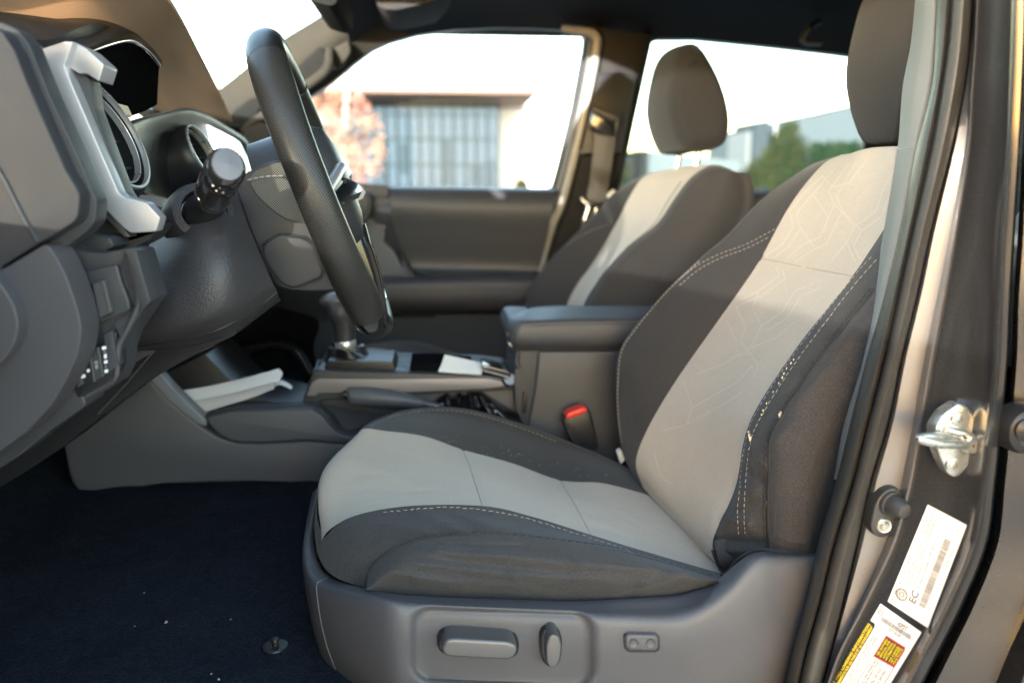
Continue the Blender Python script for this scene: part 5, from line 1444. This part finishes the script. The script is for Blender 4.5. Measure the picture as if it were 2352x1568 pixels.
# ================================================================== centre console
con = sub('center_console', truck)
slab('console_side', rc([(345, 871), (380, 912), (415, 943), (456, 975), (498, 1002), (540, 1016), (600, 1018), (700, 1012), (760, 1016), (900, 1030), (1300, 1060), (1400, 1060), (1400, 1150), (720, 1110), (560, 1106), (480, 1108), (370, 1112), (262, 1129), (215, 1135), (185, 1130), (166, 1112), (156, 1080), (145, 1020), (240, 950)], 10), 1.235, 1.30, M['plas_con'], con, .006, 3)
slab('pocket_edge', rc([(344, 871), (366, 858), (395, 890), (430, 925), (465, 958), (474, 962), (474, 978), (456, 974), (415, 942), (380, 911)], 4), 1.238, 1.262, M['sky_edge'], con, .003)
slab('pocket_edge', rc([(460, 816), (470, 809), (500, 842), (530, 872), (560, 905), (552, 912), (520, 880)], 2), 1.44, 1.46, M['sky_edge'], con, .003)
slab('pocket_floor', rc([(344, 875), (470, 812), (560, 905), (690, 940), (700, 1000), (500, 1000), (430, 950)], 4), 1.30, 1.46, M['plas_blk'], con, .003)
slab('pocket_wall', rc([(430, 840), (480, 820), (560, 905), (700, 905), (720, 1000), (500, 1000)], 4), 1.46, 1.50, M['plas_blk'], con, .003)
net('tray_rim', [(1.24, [(470, 957), (530, 946), (620, 943), (717, 940), (740, 953), (770, 990), (800, 1002), (850, 1000)]), (1.25, [(475, 950), (530, 938), (620, 935), (722, 930), (750, 945), (780, 980), (810, 990), (850, 985)]), (1.29, [(480, 948), (530, 936), (620, 933), (722, 926), (752, 935), (790, 950), (830, 955), (870, 950)])], M['plas_dk'], con, su=6, sv=4)
slab('tray_side', rc([(474, 958), (530, 946), (620, 943), (715, 940), (738, 954), (770, 992), (800, 1003), (900, 1010), (900, 1025), (770, 1016), (700, 1010), (600, 1016), (540, 1014), (505, 1000), (485, 980)], 6), 1.229, 1.28, M['plas_con'], con, .005, 4)
slab('brake_tray', rc([(722, 912), (900, 905), (1180, 890), (1210, 980), (900, 1010), (800, 1000), (765, 975)], 8), 1.29, 1.34, M['plas_warm'], con, .004)
net('brake_tray_floor', [(1.25, [(760, 975), (820, 996), (900, 1005), (1100, 1010)]), (1.27, [(750, 950), (830, 968), (900, 975), (1100, 985)]), (1.30, [(742, 915), (830, 930), (900, 940), (1100, 950)])], M['plas_warm'], con, su=6, sv=5)
# upper console with the gear panel
gp = slab('gear_panel', rc([(690, 935), (702, 900), (716, 856), (726, 848), (760, 851), (900, 855), (1109, 861), (1170, 868), (1184, 878), (1180, 895), (1100, 900), (940, 906), (740, 920), (700, 945)], 8), 1.275, 1.44, M['plas_dk'], con, .008, 4)
slab('gear_panel_trim', rc([(702, 909), (712, 884), (722, 873), (732, 869), (900, 870), (1050, 868), (1120, 868), (1166, 880), (1168, 886), (1110, 893), (940, 901), (730, 903), (724, 910)], 4), 1.2715, 1.29, M['mauve'], con, .002)
net('gear_panel_top', [(1.275, [(718, 855), (800, 853), (950, 856), (1100, 860), (1178, 872)]), (1.30, [(724, 842), (800, 841), (950, 845), (1100, 850), (1180, 862)]), (1.40, [(728, 826), (800, 824), (950, 829), (1100, 835), (1180, 846)]), (1.43, [(732, 830), (800, 830), (950, 835), (1100, 842), (1180, 852)])], M['plas_dk'], con, su=6, sv=5, thick=.006)
slab('shift_plate', rc([(744, 846), (752, 828), (900, 830), (910, 850)], 3), 1.285, 1.38, M['plas_blk'], con, .003)
tube('cup_holder_rim', [(936, 852, 1.285), (938, 834, 1.37), (1010, 833, 1.38), (1090, 842, 1.38), (1095, 856, 1.29), (1012, 853, 1.285), (936, 852, 1.285)], .003, M['mauve'], con, 6)
slab('cup_holder', rc([(940, 851), (942, 836), (1008, 836), (1086, 844), (1090, 855)], 2), 1.28, 1.37, M['matte_blk'], con, .001)
lathe('panel_cap', [(.012, .01), (.012, -.002), (.009, -.006), (.0001, -.006)], P(1168, 872, 1.276), (-.2, 1, -.4), M['chrome'], con, 18)
# armrest box
arm = slab('armrest_box', rc([(1236, 806), (1430, 806), (1440, 1040), (1420, 1080), (1205, 1010), (1215, 960), (1226, 900)], 8), 1.262, 1.44, M['plas_cool'], con, .006, 4)
slab('armrest_front', rc([(1184, 796), (1240, 806), (1244, 830), (1236, 900), (1222, 962), (1206, 985), (1184, 940), (1180, 880)], 6), 1.268, 1.43, M['plas_dk'], con, .006, 4)
tube('armrest_latch', [(1189, 808, 1.262), (1186, 830, 1.262), (1192, 845, 1.262)], .004, M['plas_warm'], con, 8, smooth=4)
slab('armrest_vent', rc([(1203, 900), (1212, 905), (1208, 950), (1198, 944)], 3), 1.262, 1.27, M['plas_blk'], con, .002)
lid = [
    (0, [(1162, 778, 1.28), (1176, 800, 1.265), (1200, 806, 1.262), (1300, 806, 1.262), (1430, 806, 1.262), (1500, 806, 1.262)]),
    (0, [(1162, 762, 1.275), (1178, 780, 1.252), (1210, 786, 1.249), (1300, 786, 1.249), (1430, 786, 1.249), (1500, 786, 1.249)]),
    (0, [(1168, 738, 1.275), (1186, 752, 1.252), (1215, 753, 1.249), (1300, 750, 1.249), (1430, 748, 1.249), (1500, 748, 1.249)]),
    (0, [(1176, 726, 1.29), (1192, 733, 1.265), (1222, 735, 1.258), (1300, 732, 1.258), (1430, 731, 1.258), (1500, 731, 1.258)]),
    (0, [(1200, 714, 1.33), (1212, 714, 1.32), (1235, 712, 1.33), (1300, 708, 1.33), (1430, 706, 1.33), (1500, 706, 1.33)]),
    (0, [(1215, 708, 1.42), (1225, 706, 1.42), (1245, 704, 1.42), (1300, 702, 1.42), (1430, 703, 1.42), (1500, 704, 1.42)]),
    (0, [(1205, 720, 1.46), (1225, 716, 1.46), (1245, 715, 1.46), (1300, 714, 1.46), (1430, 714, 1.46), (1500, 714, 1.46)]),
]
net('armrest_lid', lid, M['plas_cool'], con, su=8, sv=6, angle=75)
slab('armrest_lid_front', rc([(1163, 764), (1174, 738), (1196, 736), (1236, 738), (1240, 800), (1190, 804), (1176, 798)], 8), 1.275, 1.44, M['plas_cool'], con, .006)
slab('lid_latch', rc([(1163, 766), (1178, 760), (1180, 786), (1168, 782)], 2), 1.265, 1.29, M['plas_blk'], con, .002)
slab('lid_latch', rc([(1166, 786), (1180, 792), (1180, 800), (1170, 794)], 2), 1.263, 1.28, M['silver'], con, .001)

# gear lever
gl = sub('gear_lever', truck)
lathe('gear_boot', [(.040, -.006), (.036, .002), (.026, .012), (.022, .022), (.020, .034), (.016, .036)], P(800, 842, 1.34), (-.06, 0, 1), M['plas_blk'], gl, 28, ex=1.5, up=(1, 0, 0))
net('boot_fold', [(1.32, [(772, 800), (770, 825), (780, 842)]), (1.30, [(795, 806), (800, 830), (830, 846)]), (1.31, [(812, 806), (845, 832), (905, 848)]), (1.34, [(825, 800), (860, 826), (905, 840)])], M['plas_blk'], gl, su=6, sv=6, thick=.003)
lathe('gear_collar', [(.0165, -.006), (.0175, -.004), (.0175, .004), (.0165, .006)], P(793, 790, 1.33), (-.1, 0, 1), M['ring'], gl, 28)
kn = [(0, [(770, 786, 1.34), (765, 745, 1.34), (756, 728, 1.34), (735, 716, 1.34), (732, 702, 1.34)])]
tube('gear_knob', [(794, 790, 1.34), (793, 765, 1.34), (790, 740, 1.34), (784, 722, 1.34), (776, 708, 1.34), (762, 698, 1.34), (748, 697, 1.34), (738, 700, 1.34)], [.0165, .0165, .0185, .0215, .022, .018, .012, .005], M['plas_dk'], gl, 20, smooth=6, flat=1.15)
tube('knob_top', [(738, 698, 1.34), (752, 691, 1.34), (772, 690, 1.34), (795, 698, 1.34), (803, 712, 1.34)], [.006, .011, .014, .013, .006], M['grey_met'], gl, 16, smooth=6, flat=1.4)

# handbrake
hb = sub('handbrake', truck)
tube('brake_button', [(788, 905, 1.265), (806, 908, 1.265)], .0055, M['plas_blk'], hb, 14)
tube('brake_grip', [(803, 909, 1.265), (808, 909, 1.265), (850, 911, 1.265), (900, 916, 1.265), (940, 921, 1.265), (970, 926, 1.265)], [.0115, .0138, .0152, .0142, .0112, .0085], M['plas_con'], hb, 18, smooth=6)
tube('brake_lever', [(968, 926, 1.265), (995, 930, 1.27), (1040, 945, 1.27)], [.007, .006, .006], M['grey_met'], hb, 12)
random.seed(5)
def crumple(g):
    x, y = g[..., 0], g[..., 1]
    for (cx, cy, dx, dy, a, wd) in ((1030, 920, .35, 1, .012, 9), (1055, 915, -.2, 1, .014, 8), (1082, 912, .15, 1, .016, 9), (1110, 920, .5, 1, .013, 10), (1140, 935, .7, 1, .010, 10), (1068, 930, .1, 1, -.012, 7), (1096, 930, .4, 1, -.012, 7), (1042, 930, .1, 1, -.010, 7)):
        n = math.hypot(dx, dy); d = ((x - cx) * dy - (y - cy) * dx) / n
        g[..., 2] -= a * np.exp(-(d / wd)**2)
    return g
net('brake_boot', [(1.34, [(990, 915), (1005, 900), (1030, 893), (1062, 892), (1082, 884), (1105, 890), (1140, 905), (1175, 925), (1200, 945)]), (1.29, [(988, 925), (1008, 910), (1035, 905), (1062, 903), (1085, 898), (1108, 905), (1140, 920), (1172, 938), (1195, 955)]), (1.265, [(990, 940), (1010, 930), (1035, 928), (1062, 928), (1085, 928), (1108, 932), (1140, 942), (1170, 955), (1192, 966)]), (1.26, [(1000, 960), (1015, 955), (1035, 955), (1062, 955), (1085, 958), (1108, 962), (1140, 968), (1170, 976), (1190, 982)])], M['gloss_blk'], hb, su=8, sv=8, mod=crumple, thick=.002)

# ================================================================== loose things
# folded papers in the console pocket
def sheet_thing(name, label, rows, m, cat, group=None, thick=.0012, su=6, sv=4):
    return tag(net(name, rows, m, None, su=su, sv=sv, thick=thick), label, cat, group)
sheet_thing('folded_paper', 'thick folded white paper sticking up from the console pocket', [(1.296, [(396, 900), (480, 886), (560, 868), (640, 846)]), (1.288, [(408, 912), (490, 896), (565, 877), (648, 856)]), (1.278, [(430, 926), (510, 908), (580, 890), (640, 874)])], M['paper'], 'paper', None, .002)
sheet_thing('folded_paper', 'lower folded white sheet with a grey edge, under the thick one', [(1.276, [(426, 923), (500, 909), (570, 894), (630, 877)]), (1.271, [(438, 933), (510, 916), (575, 900), (630, 884)]), (1.267, [(458, 950), (522, 930), (582, 911), (628, 892)])], M['paper_grey'], 'paper', None, .0015)
sheet_thing('paper_slip', 'small curled paper slip behind the folded papers in the pocket', [(1.30, [(615, 884), (640, 873), (660, 878), (672, 888)]), (1.285, [(610, 894), (638, 882), (656, 886), (669, 893)])], M['paper'], 'paper slip', None, .001)
tg = sheet_thing('key_tag', 'worn white key tag lying on the gear console', [(1.30, [(1021, 814), (1050, 820), (1080, 827), (1110, 833)]), (1.28, [(1014, 834), (1045, 838), (1078, 842), (1108, 846)]), (1.262, [(1006, 852), (1040, 855), (1075, 857), (1105, 859)])], M['tagpaper'], 'key tag', None, .0015)
kf = thing('key_fob', 'black key fob with silver edge beside the white tag', 'key fob', tuple(P(1140, 858, 1.33)))
slab('fob_body', rc([(1106, 840), (1114, 838), (1165, 851), (1174, 858), (1172, 868), (1160, 866), (1108, 850)], 3), 1.265, 1.32, M['gloss_blk'], kf, .003)
tube('fob_edge', [(1108, 850, 1.264), (1135, 857, 1.264), (1168, 866, 1.264)], .0022, M['mauve'], kf, 8)
tube('key_ring', [(1104, 845, 1.30), (1109, 838, 1.31), (1114, 846, 1.30), (1108, 852, 1.295), (1104, 845, 1.30)], .0012, M['chrome'], kf, 6)

# brown sunshade lying over the dash and up the windshield
mcard = mat('brown corrugated card', (.52, .38, .26), .85, var=.10, vscale=9, bump=0)
t = mcard.node_tree; b = t.nodes['Principled BSDF']
tc = N(t, 'ShaderNodeTexCoord')
wv = N(t, 'ShaderNodeTexWave', Scale=52.0, bands_direction='Y', Distortion=.25)
wv.inputs['Detail Scale'].default_value = 1.0
t.links.new(tc.outputs['UV'], wv.inputs['Vector'])
bp = N(t, 'ShaderNodeBump', Strength=.8, Distance=.0022)
t.links.new(wv.outputs['Fac'], bp.inputs['Height']); t.links.new(bp.outputs[0], b.inputs['Normal'])
tl = N(t, 'ShaderNodeBsdfTranslucent'); tl.inputs['Color'].default_value = (.60, .45, .32, 1)
ms = N(t, 'ShaderNodeMixShader'); ms.inputs[0].default_value = .55
t.links.new(b.outputs[0], ms.inputs[1]); t.links.new(tl.outputs[0], ms.inputs[2]); t.links.new(ms.outputs[0], t.nodes['Material Output'].inputs['Surface'])
card = net('windshield_sunshade', [
    (0, [(-260, -140, .62), (60, -130, .74), (250, -90, .80), (355, -30, .84), (410, 40, .90), (458, 126, 1.10), (506, 221, 1.36), (532, 279, 1.56)]),
    (0, [(-260, -60, .66), (40, -60, .78), (220, -40, .86), (330, 20, .92), (380, 80, 1.0), (430, 160, 1.18), (480, 235, 1.42), (510, 272, 1.56)]),
    (0, [(-260, 20, .78), (20, 20, .86), (180, 25, .96), (290, 55, 1.02), (350, 110, 1.1), (400, 190, 1.28), (440, 245, 1.46), (478, 265, 1.56)]),
    (0, [(-260, 60, .90), (0, 70, .98), (160, 80, 1.06), (280, 95, 1.12), (340, 150, 1.2), (370, 215, 1.36), (400, 250, 1.5), (445, 258, 1.56)]),
    (0, [(-260, 120, 1.05), (0, 120, 1.10), (160, 130, 1.16), (260, 150, 1.2), (320, 200, 1.3), (350, 250, 1.42), (380, 265, 1.52), (420, 270, 1.58)]),
], mcard, None, su=8, sv=8, thick=.003)
tag(card, 'brown ribbed cardboard sunshade draped over the dash top', 'sunshade')

# bits of debris on the carpet
random.seed(9)
# measured in the photo (2351 wide)
CRUMBS = [(331, 1362, 1.0), (381, 1428, 1.7), (309, 1436, .9), (530, 1423, 1.0), (485, 1546, .9), (502, 1560, 1.1)]
dg = bpy.context.evaluated_depsgraph_get()
def floor_at(x, y):
    d = (P(x, y, 1.0) - CAM).normalized()
    best = None
    for v in [k / 400 for k in range(200, 900)]:
        p = P(x, y, v)
        z = FLOOR + .035 * min(1, max(0, (p.y - .85) / .35))
        if p.x < -.58: z += (-.58 - p.x) * .55
        if p.x < -.85: z += (-.85 - p.x) * .9
        if p.z < z + .004: return Vector((p.x, p.y, z + .0035))
    return P(x, y, 1.0)
for (x, y, s) in CRUMBS:
    p = floor_at(x, y)
    b = bmesh.new()
    bmesh.ops.create_icosphere(b, subdivisions=2, radius=.0011 * s)
    for v in b.verts:
        v.co = v.co * random.uniform(.7, 1.3)
        v.co.z *= .7
    o = finish('crumb', b, M['thread'], None)
    o.location = p
    tag(o, 'tiny white crumb on the dark carpet', 'crumb', 'crumbs scattered on the carpet')
    ABS[o.name] = p
# carpet clip near the seat
pc = floor_at(632, 1482)
clip = lathe('carpet_hook', [(.014, .0), (.013, .0015), (.008, .002), (.0035, .002), (.003, .006), (.0045, .007), (.004, .009), (.0001, .0095)], pc - Vector((0, 0, .001)), (0, 0, 1), M['plas_blk'], truck, 24)

# ================================================================== outside
gm = mat('pale concrete', (.32, .315, .305), .9, var=.12, vscale=.8)
bm = bmesh.new()
bmesh.ops.create_grid(bm, x_segments=4, y_segments=4, size=1500)
g_ = finish('ground', bm, gm, None)
struct(g_)


def XZ(x, y, Y):
    return P(x, y, Y)


def facade(name, label, cat, x0, x1, ytop, Y, depth, col, group=None, ytop1=None, rough=.6, m=None):
    a = P(x0, ytop, Y); b_ = P(x1, ytop if ytop1 is None else ytop1, Y)
    bm = bmesh.new()
    pts = [(a.x, Y, 0), (b_.x, Y, 0), (b_.x, Y, b_.z), (a.x, Y, a.z)]
    f = [bm.verts.new(p) for p in pts]; k = [bm.verts.new((p[0], Y + depth, p[2])) for p in pts]
    bm.faces.new(f); bm.faces.new(k[::-1])
    for i in range(4): bm.faces.new((f[i], k[i], k[(i + 1) % 4], f[(i + 1) % 4]))
    bmesh.ops.recalc_face_normals(bm, faces=bm.faces[:])
    return tag(finish(name, bm, m or mat(name + ' wall', col, .9, spec=.05, var=.05, vscale=.3), None, flat=True), label, cat, group)


# glass office
gb = thing('office_building', 'glass walled office with a brown roof edge, seen through the passenger window', 'office building', (0, 90, 0))
mg = mat('sky tinted curtain glass', (.034, .053, .074), .9, spec=.05, var=.25, vscale=.06, rvar=.1)  # matte blue base colour stands in for sky reflected in the glass
YB = 90.0
pl = P(560, 228, YB); pr = P(1143, 240, YB)
bm = bmesh.new(); add_box(bm, ((pl.x + pr.x) / 2, YB + 12, pl.z / 2), (pr.x - pl.x, 24, pl.z), None, 0)
finish('glass_wall', bm, mg, gb, flat=True)
mm_ = mat('grey mullion', (.016, .027, .034), .9, spec=.05, var=.03)
bm = bmesh.new()
nx = 22
for i in range(nx + 1):
    x = pl.x + (pr.x - pl.x) * i / nx
    add_box(bm, (x, YB - .1, pl.z / 2), (.17, .2, pl.z))
finish('mullions', bm, mm_, gb, flat=True)
bm = bmesh.new()
for f in (.12, .36, .62, .86):
    add_box(bm, ((pl.x + pr.x) / 2, YB - .06, pl.z * f), (pr.x - pl.x, .1, .25))
finish('floor_bands', bm, mm_, gb, flat=True)
bm = bmesh.new()
add_box(bm, ((pl.x + pr.x) / 2 + 1.2, YB + 8, pl.z + .22), (pr.x - pl.x + 4.5, 30, .40), None, .05)
finish('roof', bm, mat('brown fascia', (.13, .095, .08), .9, spec=.05, var=.06, vscale=.5), gb, flat=True)
bm = bmesh.new()
for (x, y0, y1, w_) in ((880, 320, 425, 22), (925, 330, 400, 16), (1022, 318, 425, 24), (1095, 380, 425, 30), (1128, 370, 425, 14)):
    a = P(x, y0, YB - .3); c = P(x, y1, YB - .3)
    add_box(bm, (a.x, YB - .02, (a.z + c.z) / 2), (w_ * pxm(YB), .1, a.z - c.z))
finish('dark_bay', bm, mat('dark glass bay', (.020, .033, .045), .9, spec=.05, var=.3, vscale=.2), gb, flat=True)
facade('white_wall', 'plain white building end beside the glass office', 'building', 1146, 1420, 250, 97, 10, (.8, .8, .8), None, 225)
# rear window view
w1 = facade('warehouse', 'large pale grey flat walled building behind the green trees', 'building', 1830, 2300, 274, 120, 40, (.060, .078, .090), None, 170)
facade('tower_block', 'narrow dark grey block beside the pale warehouse', 'building', 1732, 1766, 281, 118, 8, (.03, .042, .052), None, 276)
facade('low_building', 'low pale grey building in the rear side window', 'building', 1716, 1735, 302, 119, 8, (.12, .14, .15))
facade('low_building', 'long low white building behind the passenger seat back', 'building', 1480, 1700, 345, 110, 10, (.085, .108, .118), None, 372)
facade('low_building', 'slim dark slate block at the edge of the seat back', 'building', 1463, 1480, 345, 108, 8, (.035, .05, .065))
facade('low_building', 'pale block left of the slim slate block', 'building', 1395, 1464, 358, 109, 8, (.085, .108, .118))
# crane-like lamp mast
lm = thing('lamp_mast', 'thin tall mast with a long side arm above the trees', 'mast', tuple(P(1781, 435, 95)))
a = P(1781, 214, 95); c = P(1781, 434, 95)
tube('pole', [c, a], .13, mat('mast metal', (.3, .32, .34), .5), lm, 8)
tube('arm', [P(1781, 236, 95), P(1850, 242, 95)], .10, mat('mast arm', (.3, .32, .34), .5), lm, 8)
box('lamp_head', P(1855, 243, 95), (.9, .4, .3), mat('lamp head', (.2, .2, .2), .5), lm, bevel=.05)

LEAFM = {}


def leaf_mat(name, c1, c2):
    m = mat(name, c1, .9, var=.25, vscale=3, spec=.1)
    t = m.node_tree; b = t.nodes['Principled BSDF']
    oi = N(t, 'ShaderNodeTexCoord'); nz = N(t, 'ShaderNodeTexNoise', Scale=1.3, Detail=3.0)
    t.links.new(oi.outputs['Object'], nz.inputs['Vector'])
    old = b.inputs['Base Color'].links[0].from_socket
    mr = N(t, 'ShaderNodeMapRange'); mr.inputs[1].default_value = .4; mr.inputs[2].default_value = .6
    mx = N(t, 'ShaderNodeMix', data_type='RGBA'); mx.inputs[7].default_value = (*c2, 1)
    t.links.new(nz.outputs['Fac'], mr.inputs[0]); t.links.new(mr.outputs[0], mx.inputs[0]); t.links.new(old, mx.inputs[6]); t.links.new(mx.outputs[2], b.inputs['Base Color'])
    return m


def tree(name, label, base, blobs, trunk_pts, trunk_r, leafm, barkm, size, n, seed, group=None):
    rnd = random.Random(seed)
    o = thing(name, label, 'tree', tuple(base), group)
    bm = bmesh.new()
    add_tube(bm, trunk_pts, list(np.linspace(trunk_r, trunk_r * .35, len(trunk_pts))), 8)
    top = trunk_pts[len(trunk_pts) // 2]
    for (c, r) in blobs:
        add_tube(bm, [top, top.lerp(c, .5) + Vector((0, 0, r * .1)), c], [trunk_r * .5, trunk_r * .3, trunk_r * .1], 6)
    finish('trunk', bm, barkm, o, 60)
    bm = bmesh.new()
    tot = sum(r**2 for c, r in blobs)
    for c, r in blobs:
        for k in range(int(n * r * r / tot)):
            d = Vector((rnd.gauss(0, 1), rnd.gauss(0, 1), rnd.gauss(0, 1)))
            d = d.normalized() * r * (rnd.random() ** .45) * rnd.choice((.8, 1, 1, 1.12))
            p = c + d
            a = Vector((rnd.gauss(0, 1), rnd.gauss(0, 1), rnd.gauss(0, 1))).normalized()
            u = a.orthogonal().normalized(); v = a.cross(u)
            s = size * rnd.uniform(.6, 1.4)
            bm.faces.new([bm.verts.new(p + u * s), bm.verts.new(p + v * s * .55), bm.verts.new(p - u * s), bm.verts.new(p - v * s * .55)])
    finish('crown', bm, leafm, o, flat=True)
    return o


YT = 24.0
bl = []
rnd = random.Random(2)
for (x, y, r) in ((790, 210, 34), (760, 250, 40), (820, 250, 36), (745, 300, 44), (800, 300, 40), (850, 290, 34), (740, 350, 46), (810, 350, 42), (865, 340, 30), (760, 395, 36), (830, 395, 34), (700, 300, 36), (690, 360, 40), (860, 385, 22), (800, 165, 18), (838, 156, 14), (715, 245, 30)):
    p = P(x, y, YT + rnd.uniform(-1, 1)); bl.append((p, r * pxm(YT)))
tb = P(792, 440, YT)
barkw = mat('white birch bark', (.22, .20, .18), .8, var=.1)
tree('autumn_tree', 'autumn tree with orange pink leaves and a white trunk outside the passenger window', (tb.x, YT, 0), bl, [Vector((tb.x, YT, 0)), P(792, 430, YT), P(793, 330, YT), P(795, 240, YT), P(800, 170, YT)], .13, leaf_mat('autumn leaves', (.30, .19, .13), (.20, .085, .07)), barkw, .062, 2200, 5)
barkd = mat('dark bark', (.08, .06, .045), .9, var=.2)
YG = 62.0
gl1 = leaf_mat('green leaves', (.026, .034, .015), (.012, .024, .011))
bl = [(P(x, y, YG + dy), r * pxm(YG)) for (x, y, r, dy) in ((1812, 300, 22, 0), (1800, 325, 32, .5), (1822, 345, 34, -1), (1780, 365, 36, 0), (1815, 390, 42, -1), (1745, 400, 36, 0), (1850, 400, 34, 1), (1715, 420, 30, 0), (1790, 425, 40, -1.5), (1700, 440, 26, 0))]
c = P(1795, 440, YG)
tree('leafy_tree', 'tall leafy green tree in the rear side window', (c.x, YG, 0), bl, [Vector((c.x, YG, 0)), P(1798, 440, YG), P(1802, 370, YG), P(1808, 310, YG)], .28, gl1, barkd, .16, 7000, 6, 'green trees by the warehouse')
YG2 = 70.0
bl = [(P(x, y, YG2 + dy), r * pxm(YG2)) for (x, y, r, dy) in ((1875, 350, 24, 0), (1900, 345, 20, 0), (1930, 345, 22, 1), (1960, 345, 22, 0), (1890, 375, 34, 0), (1935, 375, 34, 0), (1975, 370, 30, 0), (1910, 410, 40, -1), (1960, 410, 40, 0), (1870, 400, 34, 0))]
c = P(1920, 440, YG2)
tree('leafy_tree', 'lower dark green tree right of the tall one', (c.x, YG2, 0), bl, [Vector((c.x, YG2, 0)), P(1920, 440, YG2), P(1922, 380, YG2)], .28, leaf_mat('dark green leaves', (.012, .030, .016), (.018, .036, .016)), barkd, .17, 6000, 8, 'green trees by the warehouse')
c = P(1424, 440, 60)
tree('leafy_tree', 'small dark tree at the left edge of the rear side window', (c.x, 60, 0), [(P(1424, 385, 60), .55), (P(1420, 405, 60), .7)], [Vector((c.x, 60, 0)), P(1424, 430, 60), P(1424, 390, 60)], .12, gl1, barkd, .16, 900, 9)
c = P(1196, 440, 75)
tree('leafy_tree', 'small dark tree low in the passenger window beside the white wall', (c.x, 75, 0), [(P(1196, 424, 75), .5), (P(1200, 432, 75), .6)], [Vector((c.x, 75, 0)), P(1196, 435, 75), P(1196, 424, 75)], .12, gl1, barkd, .16, 700, 10)
